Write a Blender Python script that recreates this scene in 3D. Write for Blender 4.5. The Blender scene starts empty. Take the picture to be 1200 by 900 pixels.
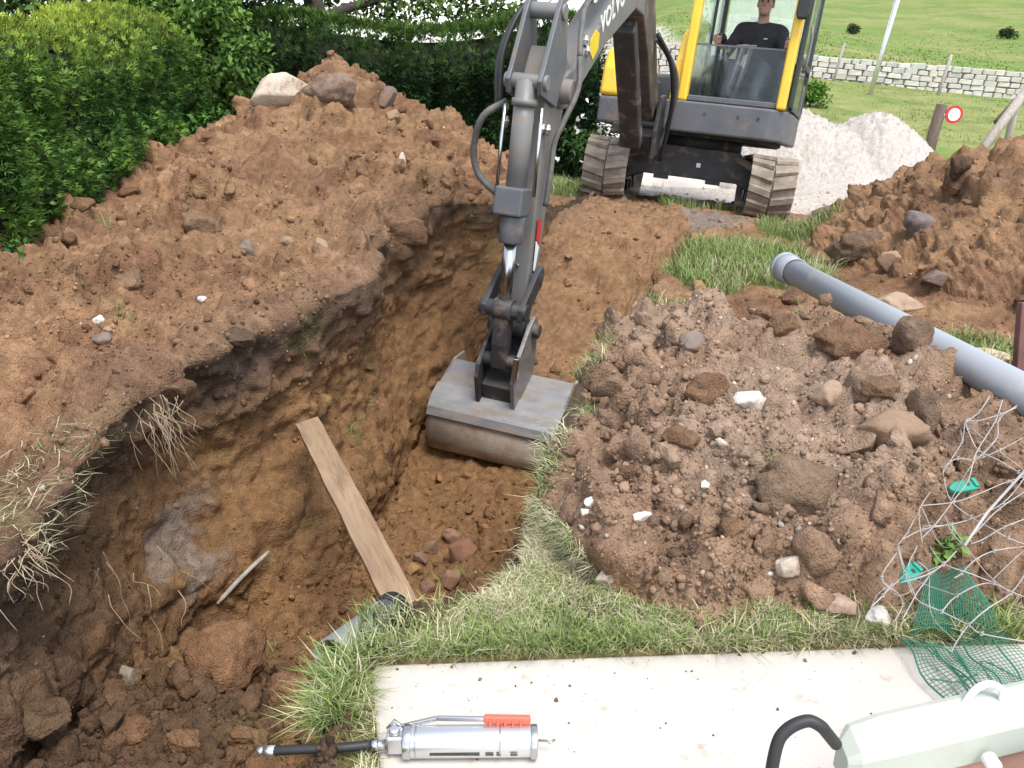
import bpy, bmesh, math, random
import numpy as np
from mathutils import Matrix, Vector, Euler
random.seed(7); rng = np.random.default_rng(7)
sc = bpy.context.scene
COL = sc.collection
R_ = math.radians

# ------------------------------------------------------------------ camera, sky, sun, exposure
cam = bpy.data.cameras.new('camera'); co = bpy.data.objects.new('camera', cam); COL.objects.link(co)
co.location = (0, 0, 1.2); co.rotation_euler = (R_(90 - 22), 0, 0)
cam.sensor_width = 36; cam.lens = 970 / 1200 * 36; cam.clip_start = .05; cam.clip_end = 3000
sc.camera = co
SUN_EL, SUN_AZ = 64, 150          # azimuth clockwise from +Y (north): light comes from behind right, high up
world = bpy.data.worlds.new('World'); sc.world = world; world.use_nodes = True
wn = world.node_tree.nodes; wl = world.node_tree.links
sky = wn.new('ShaderNodeTexSky'); sky.sky_type = 'NISHITA'; sky.sun_disc = False
sky.sun_elevation = R_(SUN_EL); sky.sun_rotation = R_(SUN_AZ); sky.dust_density = 1.0; sky.air_density = 1.0; sky.ozone_density = 1.0
hs = wn.new('ShaderNodeHueSaturation'); hs.inputs['Saturation'].default_value = .42   # hazy bright day: a paler sky
wl.new(sky.outputs[0], hs.inputs['Color']); wl.new(hs.outputs[0], wn['Background'].inputs[0]); wn['Background'].inputs[1].default_value = .15
sun = bpy.data.lights.new('sun', 'SUN'); sun.energy = 1.5; sun.angle = R_(24); sun.color = (1, .955, .88)
so = bpy.data.objects.new('sun', sun); COL.objects.link(so)
_d = Vector((math.sin(R_(SUN_AZ)) * math.cos(R_(SUN_EL)), math.cos(R_(SUN_AZ)) * math.cos(R_(SUN_EL)), math.sin(R_(SUN_EL))))
so.rotation_euler = _d.to_track_quat('Z', 'Y').to_euler(); so.location = _d * 40
sc.view_settings.view_transform = 'Standard'; sc.view_settings.look = 'None'; sc.view_settings.gamma = 1
sc.view_settings.exposure = 1.35

# ------------------------------------------------------------------ noise
def _h(ix, iy, iz, s):
    h = (ix.astype(np.int64) * 374761393 + iy.astype(np.int64) * 668265263 + iz.astype(np.int64) * 2147483647 + s * 1274126177) & 0xffffffff
    h = ((h ^ (h >> 13)) * 1274126177) & 0xffffffff
    h = ((h ^ (h >> 16)) * 2246822519) & 0xffffffff
    return ((h ^ (h >> 15)) & 0xffffff) / float(0xffffff)
def vnoise(p, s=0):
    i = np.floor(p).astype(np.int64); f = p - i; f = f * f * f * (f * (f * 6 - 15) + 10)
    x, y, z = i.T; fx, fy, fz = f.T; r = 0
    for a in (0, 1):
        for b in (0, 1):
            for c in (0, 1):
                r = r + _h(x + a, y + b, z + c, s) * (fx if a else 1 - fx) * (fy if b else 1 - fy) * (fz if c else 1 - fz)
    return r * 2 - 1
def fbm(p, o=4, s=0, g=.5):
    r = 0; a = 1; t = 0
    for k in range(o):
        r = r + a * vnoise(p * 2 ** k + 17.3 * k, s + k); t += a; a *= g
    return r / t
def cell(p, s=0):
    i = np.floor(p).astype(np.int64); best = np.full(len(p), 9.); idv = np.zeros(len(p))
    for a in (-1, 0, 1):
        for b in (-1, 0, 1):
            for c in (-1, 0, 1):
                x, y, z = (i + (a, b, c)).T
                q = np.stack([x + _h(x, y, z, s), y + _h(x, y, z, s + 1), z + _h(x, y, z, s + 2)], 1)
                d = ((q - p) ** 2).sum(1); m = d < best
                best[m] = d[m]; idv[m] = _h(x, y, z, s + 3)[m]
    return np.sqrt(best), idv
def sst(a, b, x):
    t = np.clip((x - a) / (b - a), 0, 1); return t * t * (3 - 2 * t)
def rand_rot(n):
    q = rng.normal(size=(n, 4)); q /= np.linalg.norm(q, axis=1)[:, None]; w, x, y, z = q.T
    return np.stack([np.stack([1 - 2 * (y * y + z * z), 2 * (x * y - z * w), 2 * (x * z + y * w)], 1),
                     np.stack([2 * (x * y + z * w), 1 - 2 * (x * x + z * z), 2 * (y * z - x * w)], 1),
                     np.stack([2 * (x * z - y * w), 2 * (y * z + x * w), 1 - 2 * (x * x + y * y)], 1)], 1)

# ------------------------------------------------------------------ object helpers
def tag(o, label=None, cat=None, group=None, kind=None):
    if label: o['label'] = label
    if cat: o['category'] = cat
    if group: o['group'] = group
    if kind: o['kind'] = kind
    return o
def link(name, me, parent=None):
    o = bpy.data.objects.new(name, me); COL.objects.link(o)
    if parent is not None: o.parent = parent
    return o
def empty(name, loc=(0, 0, 0), rz=0):
    o = bpy.data.objects.new(name, None); o.empty_display_size = .05; COL.objects.link(o)
    o.location = loc; o.rotation_euler = (0, 0, rz); return o
def np_mesh(name, V, F, mats, smooth=True, cols=None, midx=None):
    """V (n,3), F (m,k) with one face size"""
    me = bpy.data.meshes.new(name); V = np.asarray(V, np.float32); F = np.asarray(F, np.int32); k = F.shape[1]
    me.vertices.add(len(V)); me.vertices.foreach_set('co', V.ravel())
    me.loops.add(F.size); me.loops.foreach_set('vertex_index', F.ravel())
    me.polygons.add(len(F)); me.polygons.foreach_set('loop_start', np.arange(0, F.size, k, dtype=np.int32))
    me.polygons.foreach_set('loop_total', np.full(len(F), k, np.int32))
    if smooth: me.polygons.foreach_set('use_smooth', np.ones(len(F), bool))
    for m in (mats if isinstance(mats, (list, tuple)) else [mats]): me.materials.append(m)
    if midx is not None: me.polygons.foreach_set('material_index', np.asarray(midx, np.int32))
    me.update(calc_edges=True)
    if cols is not None:
        at = me.color_attributes.new('col', 'FLOAT_COLOR', 'POINT')
        c = np.ones((len(V), 4), np.float32); c[:, :3] = cols; at.data.foreach_set('color', c.ravel())
    return me
class MB:
    def __init__(s): s.v = []; s.f = []; s.sm = []; s.m = []; s.cm = 0
    def add(s, V, F, M=None, smooth=False):
        b = len(s.v)
        for p in V: s.v.append(tuple((M @ Vector(p))) if M is not None else tuple(p))
        for f in F: s.f.append(tuple(b + i for i in f)); s.sm.append(smooth); s.m.append(s.cm)
        return s
    def box(s, a, b, M=None, taper=None):
        x0, y0, z0 = a; x1, y1, z1 = b
        V = [(x0, y0, z0), (x1, y0, z0), (x1, y1, z0), (x0, y1, z0), (x0, y0, z1), (x1, y0, z1), (x1, y1, z1), (x0, y1, z1)]
        return s.add(V, [(0, 3, 2, 1), (4, 5, 6, 7), (0, 1, 5, 4), (1, 2, 6, 5), (2, 3, 7, 6), (3, 0, 4, 7)], M)
    def prism(s, prof, s0, s1, fn):
        """prof: 2-D outline (ccw), fn(u, w, v) -> point, extruded along w from s0 to s1"""
        n = len(prof); V = [fn(u, s0, v) for u, v in prof] + [fn(u, s1, v) for u, v in prof]
        F = [tuple(range(n)), tuple(range(2 * n - 1, n - 1, -1))] + [(i, i + n, (i + 1) % n + n, (i + 1) % n) for i in range(n)]
        return s.add(V, F)
    def tube(s, pts, r, n=10, cap=True, smooth=True):
        P = [Vector(p) for p in pts]; rs = r if isinstance(r, (list, tuple)) else [r] * len(P)
        T = [(P[min(i + 1, len(P) - 1)] - P[max(i - 1, 0)]).normalized() for i in range(len(P))]
        u = T[0].orthogonal().normalized(); V = []; F = []
        for i, p in enumerate(P):
            u = (u - T[i] * u.dot(T[i])).normalized(); w = T[i].cross(u)
            for k in range(n):
                a = 2 * math.pi * k / n; V.append(p + rs[i] * (math.cos(a) * u + math.sin(a) * w))
        for i in range(len(P) - 1):
            for k in range(n): F.append((i * n + k, i * n + (k + 1) % n, (i + 1) * n + (k + 1) % n, (i + 1) * n + k))
        s.add(V, F, None, smooth)
        if cap:
            b = len(s.v) - len(V)
            s.f.append(tuple(b + k for k in range(n - 1, -1, -1))); s.sm.append(False); s.m.append(s.cm)
            s.f.append(tuple(b + len(V) - n + k for k in range(n))); s.sm.append(False); s.m.append(s.cm)
        return s
    def ball(s, c, r, seg=12, M=None):
        V = []; F = []; c = Vector(c); r = Vector(r) if hasattr(r, '__len__') else Vector((r, r, r)); q = seg // 2
        for i in range(q + 1):
            for j in range(seg):
                a = math.pi * i / q; b = 2 * math.pi * j / seg
                V.append((c.x + r.x * math.sin(a) * math.cos(b), c.y + r.y * math.sin(a) * math.sin(b), c.z + r.z * math.cos(a)))
        for i in range(q):
            for j in range(seg): F.append((i * seg + j, (i + 1) * seg + j, (i + 1) * seg + (j + 1) % seg, i * seg + (j + 1) % seg))
        return s.add(V, F, M, True)
    def build(s, name, mats, parent=None, bevel=0, seg=2):
        me = bpy.data.meshes.new(name); me.from_pydata(s.v, [], s.f)
        me.polygons.foreach_set('use_smooth', s.sm)
        for m in (mats if isinstance(mats, (list, tuple)) else [mats]): me.materials.append(m)
        me.polygons.foreach_set('material_index', s.m); me.update()
        o = link(name, me, parent)
        if bevel:
            b = o.modifiers.new('bevel', 'BEVEL'); b.width = bevel; b.segments = seg; b.limit_method = 'ANGLE'; b.angle_limit = R_(40)
            b.harden_normals = False
        return o
def bez(pts, n=8):
    """Catmull-Rom through points"""
    P = [np.array(p, float) for p in pts]; P = [2 * P[0] - P[1]] + P + [2 * P[-1] - P[-2]]; out = []
    for i in range(1, len(P) - 2):
        for k in range(n):
            t = k / n; a, b, c, d = P[i - 1:i + 3]
            out.append(.5 * (2 * b + (c - a) * t + (2 * a - 5 * b + 4 * c - d) * t * t + (3 * b - a - 3 * c + d) * t ** 3))
    out.append(P[-2]); return [tuple(p) for p in out]

# ------------------------------------------------------------------ materials
def mat(name, base, rough=.6, metal=0, var=.15, scale=8., bump=0., bscale=60., dirt=None, dirt_amt=.45, dirt_scale=3., attr=False,
        spec=.5, trans=0, alpha=1, coat=0, sss=0, stretch=None, fine=0):
    m = bpy.data.materials.new(name); m.use_nodes = True; N = m.node_tree.nodes; L = m.node_tree.links; b = N['Principled BSDF']
    b.inputs['Roughness'].default_value = rough; b.inputs['Metallic'].default_value = metal
    b.inputs['Specular IOR Level'].default_value = spec; b.inputs['Coat Weight'].default_value = coat
    if trans: b.inputs['Transmission Weight'].default_value = trans
    if alpha < 1: b.inputs['Alpha'].default_value = alpha
    tc = N.new('ShaderNodeTexCoord'); src = tc.outputs['Object']
    if stretch:
        mp = N.new('ShaderNodeMapping'); mp.inputs['Scale'].default_value = stretch; L.new(src, mp.inputs[0]); src = mp.outputs[0]
    nz = N.new('ShaderNodeTexNoise'); nz.inputs['Scale'].default_value = scale; nz.inputs['Detail'].default_value = 5; L.new(src, nz.inputs[0])
    if attr:
        a = N.new('ShaderNodeVertexColor'); a.layer_name = 'col'; csrc = a.outputs[0]
    else:
        c = N.new('ShaderNodeRGB'); c.outputs[0].default_value = (*base, 1); csrc = c.outputs[0]
    mr = N.new('ShaderNodeMapRange'); mr.inputs[1].default_value = .25; mr.inputs[2].default_value = .75
    mr.inputs[3].default_value = 1 - var; mr.inputs[4].default_value = 1 + var; L.new(nz.outputs[0], mr.inputs[0])
    mx = N.new('ShaderNodeMix'); mx.data_type = 'RGBA'; mx.blend_type = 'MULTIPLY'; mx.inputs[0].default_value = 1
    L.new(csrc, mx.inputs[6]); cb = N.new('ShaderNodeCombineColor')
    for i in range(3): L.new(mr.outputs[0], cb.inputs[i])
    L.new(cb.outputs[0], mx.inputs[7]); out = mx.outputs[2]
    if dirt:
        n2 = N.new('ShaderNodeTexNoise'); n2.inputs['Scale'].default_value = dirt_scale; n2.inputs['Detail'].default_value = 8
        n2.inputs['Roughness'].default_value = .7; L.new(src, n2.inputs[0])
        r2 = N.new('ShaderNodeMapRange'); r2.inputs[1].default_value = .62 - dirt_amt * .3; r2.inputs[2].default_value = .72 - dirt_amt * .12
        L.new(n2.outputs[0], r2.inputs[0])
        m2 = N.new('ShaderNodeMix'); m2.data_type = 'RGBA'; L.new(r2.outputs[0], m2.inputs[0]); L.new(out, m2.inputs[6])
        m2.inputs[7].default_value = (*dirt, 1); out = m2.outputs[2]
        rr = N.new('ShaderNodeMapRange'); rr.inputs[3].default_value = rough; rr.inputs[4].default_value = .92
        L.new(r2.outputs[0], rr.inputs[0]); L.new(rr.outputs[0], b.inputs['Roughness'])
        if metal:
            rm = N.new('ShaderNodeMapRange'); rm.inputs[3].default_value = metal; rm.inputs[4].default_value = 0
            L.new(r2.outputs[0], rm.inputs[0]); L.new(rm.outputs[0], b.inputs['Metallic'])
    L.new(out, b.inputs['Base Color'])
    if bump:
        n3 = N.new('ShaderNodeTexNoise'); n3.inputs['Scale'].default_value = bscale; n3.inputs['Detail'].default_value = 6
        n3.inputs['Roughness'].default_value = .65; L.new(src, n3.inputs[0])
        bp = N.new('ShaderNodeBump'); bp.inputs['Strength'].default_value = bump; bp.inputs['Distance'].default_value = .02
        L.new(n3.outputs[0], bp.inputs['Height']); L.new(bp.outputs[0], b.inputs['Normal'])
        if fine:
            n4 = N.new('ShaderNodeTexVoronoi'); n4.inputs['Scale'].default_value = fine; L.new(src, n4.inputs[0])
            b2 = N.new('ShaderNodeBump'); b2.inputs['Strength'].default_value = .55; b2.inputs['Distance'].default_value = .008; b2.invert = True
            L.new(n4.outputs[0], b2.inputs['Height']); L.new(bp.outputs[0], b2.inputs['Normal']); L.new(b2.outputs[0], b.inputs['Normal'])
    return m
DUST = (.21, .15, .105)
M = dict(
    soil=mat('soil', (0, 0, 0), .95, var=.3, scale=26, bump=.8, bscale=60, attr=True, spec=.12, fine=130),
    clod=mat('clod', (0, 0, 0), .95, var=.3, scale=30, bump=.8, bscale=80, attr=True, spec=.12, fine=150),
    stone=mat('stone', (0, 0, 0), .85, var=.25, scale=18, bump=.4, bscale=70, attr=True, spec=.3, dirt=(.2, .12, .08), dirt_amt=.4, dirt_scale=9),
    grass=mat('grass_blade', (0, 0, 0), .6, var=.15, scale=3, attr=True, spec=.3),
    leaf=mat('leaf', (0, 0, 0), .75, var=.25, scale=2, attr=True, spec=.18),
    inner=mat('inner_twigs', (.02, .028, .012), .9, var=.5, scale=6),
    bark=mat('bark', (.06, .045, .035), .9, var=.4, scale=14, bump=.8, bscale=30),
    far=mat('far_ground', (0, 0, 0), .95, var=.22, scale=2.2, bump=.5, bscale=9, attr=True, spec=.1),
    concrete=mat('concrete', (.50, .465, .42), .92, var=.1, scale=3.5, bump=.12, bscale=160, dirt=(.36, .29, .23), dirt_amt=.14, dirt_scale=16),
    gravel=mat('pale_gravel', (.47, .425, .385), .95, var=.2, scale=30, bump=.9, bscale=50, dirt=(.42, .36, .3), dirt_amt=.2, dirt_scale=2),
    grey=mat('grey_paint', (.165, .162, .157), .45, var=.12, scale=6, bump=.05, dirt=DUST, dirt_amt=.25, dirt_scale=7),
    skirt=mat('dark_grey_paint', (.10, .105, .115), .5, var=.15, scale=7, bump=.05, dirt=DUST, dirt_amt=.3, dirt_scale=6),
    boombase=mat('dusty_dark_boom', (.07, .062, .056), .6, var=.3, scale=7, bump=.08, dirt=(.23, .165, .115), dirt_amt=.42, dirt_scale=5),
    dark=mat('dark_steel', (.035, .034, .036), .6, var=.3, scale=9, bump=.1, dirt=DUST, dirt_amt=.28, dirt_scale=7),
    yellow=mat('yellow_paint', (.80, .50, .035), .4, var=.06, scale=5, dirt=(.55, .38, .1), dirt_amt=.16, dirt_scale=6, coat=.2),
    chrome=mat('rod_chrome', (.5, .5, .5), .25, 1, var=.05, scale=5),
    hose=mat('hydraulic_hose', (.10, .10, .095), .6, var=.25, scale=20, dirt=DUST, dirt_amt=.3, dirt_scale=10),
    black=mat('black_rubber', (.018, .018, .019), .55, var=.3, scale=20),
    track=mat('dusty_track_rubber', (.215, .178, .14), .9, var=.3, scale=14, bump=.3, bscale=50, dirt=(.33, .27, .21), dirt_amt=.45, dirt_scale=8),
    silver=mat('polished_bucket_steel', (.27, .27, .275), .5, .6, var=.18, scale=9, bump=.1, dirt=(.24, .185, .135), dirt_amt=.5, dirt_scale=6, stretch=(1, 1, 3)),
    worn=mat('soil_worn_steel', (.40, .345, .285), .6, .25, var=.22, scale=9, bump=.2, dirt=(.27, .19, .125), dirt_amt=.4, dirt_scale=5),
    white=mat('white_paint', (.8, .8, .78), .5, var=.05),
    red=mat('red_paint', (.55, .03, .025), .45, var=.1),
    sticker=mat('yellow_sticker', (.75, .55, .02), .5, var=.1, scale=30),
    glass=mat('cab_glass', (.75, .88, .84), .03, var=0, trans=1, alpha=.5),
    cabdark=mat('cab_dark_frame', (.02, .028, .026), .4, var=.2),
    seat=mat('seat_cloth', (.03, .03, .032), .85, var=.2, scale=30),
    wood=mat('sawn_wood', (.29, .20, .12), .85, var=.25, scale=2.2, bump=.3, bscale=16, dirt=(.19, .12, .075), dirt_amt=.5, dirt_scale=2.5, stretch=(1.2, 9, 9)),
    oldwood=mat('weathered_wood', (.34, .3, .26), .9, var=.3, scale=4, bump=.4, bscale=20, stretch=(9, 9, 1)),
    darkwood=mat('dark_wood_post', (.15, .115, .09), .9, var=.3, scale=5, bump=.4, bscale=20, stretch=(9, 9, 1)),
    pvc=mat('grey_pvc', (.29, .31, .335), .42, var=.06, scale=4, dirt=(.4, .36, .33), dirt_amt=.1, dirt_scale=9),
    pvcdark=mat('dark_grey_pvc', (.17, .18, .19), .4, var=.1, dirt=(.25, .2, .16), dirt_amt=.2, dirt_scale=12),
    wire=mat('galvanised_wire', (.37, .34, .32), .55, .2, var=.25, scale=20),
    greenplastic=mat('green_plastic', (.02, .27, .19), .5, var=.15, scale=9),
    greennet=mat('green_net_plastic', (.025, .16, .10), .6, var=.2, scale=12),
    redpost=mat('dark_red_post', (.12, .05, .042), .6, var=.3, scale=14, dirt=(.2, .1, .07), dirt_amt=.3, dirt_scale=9),
    mint=mat('pale_green_cover', (.41, .44, .38), .7, var=.08, scale=5, dirt=(.42, .38, .32), dirt_amt=.2, dirt_scale=6),
    alu=mat('brushed_aluminium', (.66, .66, .66), .33, .9, var=.12, scale=8, dirt=(.3, .25, .2), dirt_amt=.12, dirt_scale=10),
    redgrip=mat('red_plastic_grip', (.6, .12, .075), .45, var=.08),
    pink=mat('rusty_base', (.45, .25, .2), .7, var=.15),
    skin=mat('skin', (.46, .26, .19), .55, var=.08, scale=12),
    tee=mat('dark_tshirt', (.035, .033, .038), .9, var=.2, scale=12),
    trousers=mat('dark_trousers', (.05, .06, .075), .9, var=.2, scale=12),
    hair=mat('grey_hair', (.16, .14, .13), .9, var=.3, scale=40, bump=.5, bscale=200),
    eye=mat('eye_dark', (.02, .015, .012), .3, var=0),
    wallstone=mat('wall_stone', (0, 0, 0), .9, var=.2, scale=9, bump=.5, bscale=30, attr=True, spec=.2),
    mortar=mat('wall_joint', (.46, .43, .39), .95, var=.3, scale=12, bump=.5),
    petal=mat('white_petal', (.85, .85, .82), .6, var=.05),
    root=mat('dry_root', (.33, .25, .16), .9, var=.3, scale=30),
)

# ------------------------------------------------------------------ terrain shape
def curve(tab):
    a = np.array(sorted(tab)); yy = np.linspace(-1, 12, 2601); v = np.interp(yy, a[:, 0], a[:, 1])
    k = np.hanning(61); k /= k.sum(); vp = np.pad(v, 30, mode='edge'); v = np.convolve(vp, k, 'valid')
    return lambda y: np.interp(y, yy, v)
XL = curve([(.2, -1.25), (1.77, -1.27), (2.07, -1.29), (2.5, -1.35), (2.93, -1.34), (3.12, -1.24), (3.33, -1.15), (3.7, -.98), (4., -.84), (4.3, -.76),
            (4.8, -.72), (5.3, -.55), (5.8, -.25), (6.3, .05), (6.8, .35), (7.2, .55), (7.6, .6), (11, .6)])
XR = curve([(.2, -.3), (1.2, -.31), (1.38, -.30), (1.48, -.21), (1.58, -.08), (1.68, .01), (1.8, .05), (2., .07), (2.16, .17), (2.38, .25), (2.8, .32), (3.16, .42), (4.15, .71),
            (5.35, 1.12), (6, 1.3), (6.57, 1.42), (7.2, 1.45), (11, 1.45)])
ZF = curve([(.2, -.25), (1.2, -.36), (1.6, -.52), (2, -.74), (2.5, -.98), (3, -1.13), (4, -1.28), (4.8, -1.33), (5.2, -1.22), (5.6, -.95), (6, -.65), (6.4, -.34), (6.75, -.1), (6.95, -.04), (7.3, -.1), (11, -.3)])
FL = curve([(.2, .15), (1.6, .05), (2.2, -.05), (2.7, .05), (3.2, .30), (3.6, .30), (4.2, .04), (5, .0), (5.5, .08), (6.5, .1), (11, .1)])
FR = curve([(.2, -.15), (1.5, -.22), (2, -.1), (3, -.02), (4.5, -.05), (5.2, -.2), (5.7, -.38), (6.4, -.3), (11, -.1)])
TR = curve([(.2, 1), (6.3, 1), (7.0, 0), (11, 0)])     # the trench fades out in front of the tracks
def heap(x, y, cx, cy, rl, rr, rf, rb, h, p=2., k=1.3):
    dx = np.where(x < cx, (cx - x) / rl, (x - cx) / rr); dy = np.where(y < cy, (cy - y) / rf, (y - cy) / rb)
    d = (np.abs(dx) ** p + np.abs(dy) ** p) ** (1 / p)
    return h * np.clip(1 - d, 0, 1) ** k if not isinstance(k, str) else h * (1 - np.clip(d, 0, 1) ** 2) ** (1.2 if k == 'dome' else .85)
def h_left(x, y):
    a = heap(x, y, -1.34, 6.95, 2.05, 1.72, 2.9, 1.9, 1.25, 1.8, 1.1)
    b = heap(x, y, -1.95, 4.7, 1.3, 1.25, 1.9, 2, .22, 2., 'dome')
    c = heap(x, y, -1.05, 4.35, .8, .55, .8, 1.0, .05, 2., 'dome')
    return np.sqrt(a * a + b * b) + c
def h_right(x, y): return heap(x, y, .92, 2.48, .93, .68, 1.0, .80, .345, 3.2, 'dome2') + .06 * np.exp(-((x - 1.3) / .3) ** 2 - ((y - 1.85) / .25) ** 2)
def h_far(x, y): return heap(x, y, 3.9, 5.3, 1.95, 3.4, 2.1, 1.9, .74, 2.2, 'dome')
def z_outer(x, y):
    z = -.35 * sst(4, 11, y) + .25 * sst(3.5, 1.5, np.abs(y - 7.5)) * 0
    ex = -.3 - .12 * (x - 1.81) - .0965 * (y - 8.79)
    w = sst(2.9, 1.4, np.abs(x - 1.75)) * sst(2.6, 1.2, np.abs(y - 8.6))
    z = z * (1 - w) + ex * w
    r = sst(11, 30, y)
    wl_ = np.clip(.54 - .115 * (x - 8.8), -.9, .85)
    z = z * (1 - r) + r * (wl_ * sst(2, 6, x) - .5 * (1 - sst(2, 6, x)))
    hill = .095 * np.clip(y - 28, 0, None) + .55 * sst(26.3, 27.2, y)
    z = z + hill * sst(.06, .2, x / np.maximum(y, 1)) 
    z = z - .012 * np.clip(y - 30, 0, 300) * sst(.12, .0, x / np.maximum(y, 1))
    return z
def z_bank(x, y):
    z = z_outer(x, y) + .12 * sst(-1.6, -2.6, x) * sst(9, 5, y) + .05 * sst(1, -1, x) * sst(8, 5, y)
    z = z + np.where(x < XL(y) + .3, h_left(x, y), 0) + h_right(x, y) + h_far(x, y)
    return z

# ------------------------------------------------------------------ the dug ground: rows along y, each row a cross-section that follows bank, wall, floor, wall, bank
ys = [.2]
while ys[-1] < 10.6: ys.append(ys[-1] + max(.0075, .0043 * ys[-1]) * (3 if ys[-1] < 1.0 else 1))
ys = np.array(ys); NY = len(ys)
def smin_lin(a, b, n): return np.linspace(a, b, n, endpoint=False)
NLo, NL, NW, NF, NR, NB, NB2, NB3 = 22, 210, 105, 110, 50, 270, 90, 24
def build_rows():
    X = []; Z = []; S = []      # S: section id 0 left bank, 1 left wall, 2 floor, 3 right wall, 4 right bank
    for y in ys:
        xl, xr, zf, tr = float(XL(y)), float(XR(y)), float(ZF(y)), float(TR(y))
        xfl, xfr = xl + float(FL(y)), xr + float(FR(y))
        yy = lambda x: np.full_like(x, y)
        t = np.linspace(0, 1, NL, endpoint=False); xa = np.concatenate([np.linspace(-7, -2.9, NLo, endpoint=False), -2.9 + (xl + 2.9) * (1 - (1 - t) ** 1.15)])
        zl = float(z_bank(np.array([xl]), np.array([y]))[0]); zr = float(z_bank(np.array([xr]), np.array([y]))[0])
        zfl = min(zf, zl - .02) * tr + zl * (1 - tr); zfr = min(zf, zr - .02) * tr + zr * (1 - tr)
        # left wall: lip overhangs a little, then a concave belly
        t = np.linspace(0, 1, NW, endpoint=False); dep = max(zl - zfl, 0)
        bul = -.10 * np.sin(np.pi * np.clip(t * 1.5, 0, 1)) * min(dep, 1) + .05 * np.sin(np.pi * np.clip((t - .55) / .45, 0, 1)) * min(dep, 1)
        xw = xl + (xfl - xl) * t ** 1.3 + bul; zw = zl + (zfl - zl) * (t ** .9)
        t = np.linspace(0, 1, NF, endpoint=False); xf = xfl + (xfr - xfl) * t
        zff = zfl + (zfr - zfl) * t + (.10 * ((2 * t - 1) ** 4) * tr)
        zff[0] = zfl
        t = np.linspace(0, 1, NR, endpoint=False); xq = xfr + (xr - xfr) * t ** .8; zq = zfr + .1 * tr * (1 - t) ** 2 + (zr - zfr) * t
        xb = np.concatenate([xr + (2.7 - xr) * np.linspace(0, 1, NB, endpoint=False), np.linspace(2.7, 5.6, NB2, endpoint=False), np.linspace(5.6, 9, NB3)])
        X.append(np.concatenate([xa, xw, xf, xq, xb]))
        Z.append(np.concatenate([z_bank(xa, yy(xa)), zw, zff, zq, z_bank(xb, yy(xb))]))
    S = np.concatenate([np.zeros(NLo + NL), np.ones(NW), np.full(NF, 2), np.full(NR, 3), np.full(NB + NB2 + NB3, 4)]).astype(int)
    return np.array(X), np.array(Z), S
TX, TZ, TS = build_rows(); NX = TX.shape[1]
TY = np.repeat(ys[:, None], NX, 1)
# round the lips and feet a little
def blur(A, n):
    for _ in range(n): A[:, 1:-1] = .25 * A[:, :-2] + .5 * A[:, 1:-1] + .25 * A[:, 2:]
    return A
TZ = blur(TZ, 5); TX = blur(TX, 5)
P0 = np.stack([TX, TY, TZ], 2)
def grid_normals(P):
    du = np.zeros_like(P); dv = np.zeros_like(P)
    du[:, 1:-1] = P[:, 2:] - P[:, :-2]; du[:, 0] = P[:, 1] - P[:, 0]; du[:, -1] = P[:, -1] - P[:, -2]
    dv[1:-1] = P[2:] - P[:-2]; dv[0] = P[1] - P[0]; dv[-1] = P[-1] - P[-2]
    n = np.cross(du, dv); return n / np.maximum(np.linalg.norm(n, axis=2, keepdims=True), 1e-9)
N0 = grid_normals(P0)
p = P0.reshape(-1, 3); n0 = N0.reshape(-1, 3); sec = np.tile(TS, NY); x, y, z = p.T
# ---- zones
nlow = fbm(p * 2.2, 3, 5); nmid = fbm(p * 6, 3, 9)
hl, hr, hf = np.where(sec == 0, h_left(x, y), 0), np.where(sec == 4, h_right(x, y), 0), np.where(sec == 4, h_far(x, y), 0)
onslab = (x > -.294 + np.clip(1.395 - y, 0, 1) * .2) & (y < 1.391 + (x + .3) * .052) & (x < 2.6) & (sec == 4)
def blob(cx, cy, rx, ry): return 1 - np.sqrt(((x - cx) / rx) ** 2 + ((y - cy) / ry) ** 2)
right = sec == 4
turf = np.zeros(len(p))
turf = np.where(right, np.maximum.reduce([
    1.3 * sst(.05, -.05, x - (.02 + (2.0 - y) * .50)) * sst(2.08, 1.95, y), 1.1 * sst(1.54, 1.45, y),
    blob(.17, 2.33, .09, .17), blob(.3, 2.82, .06, .1), blob(.66, 3.65, .34, .6), blob(1.45, 5.0, .55, .95), blob(1.1, 4.6, .3, .5), blob(2.02, 3.35, .3, .22), blob(1.35, 3.55, .3, .3) * .6,
    blob(2.1, 6.2, .35, .6) * .8, blob(1.6, 8.3, .7, .8) * .5]), 0)
turf = np.maximum(turf, np.where(sec == 0, np.maximum.reduce([blob(-1.4, 1.85, .22, .3) * .3, 1.2 * sst(.3, .6, x) * 0, (y > 7.6) * (hl < .12) * sst(-1.5, -.6, x) * 1.2]), 0))
turf = np.clip(sst(.08, .4, turf + nmid * .3 + nlow * .12), 0, 1)
gravelz = np.where(np.isin(sec, (0, 2, 4)) & (hl < .05) & (hf < .05), sst(9.1, 10.0, y + nlow * .6) * sst(-.4, .3, x), 0)
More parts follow.
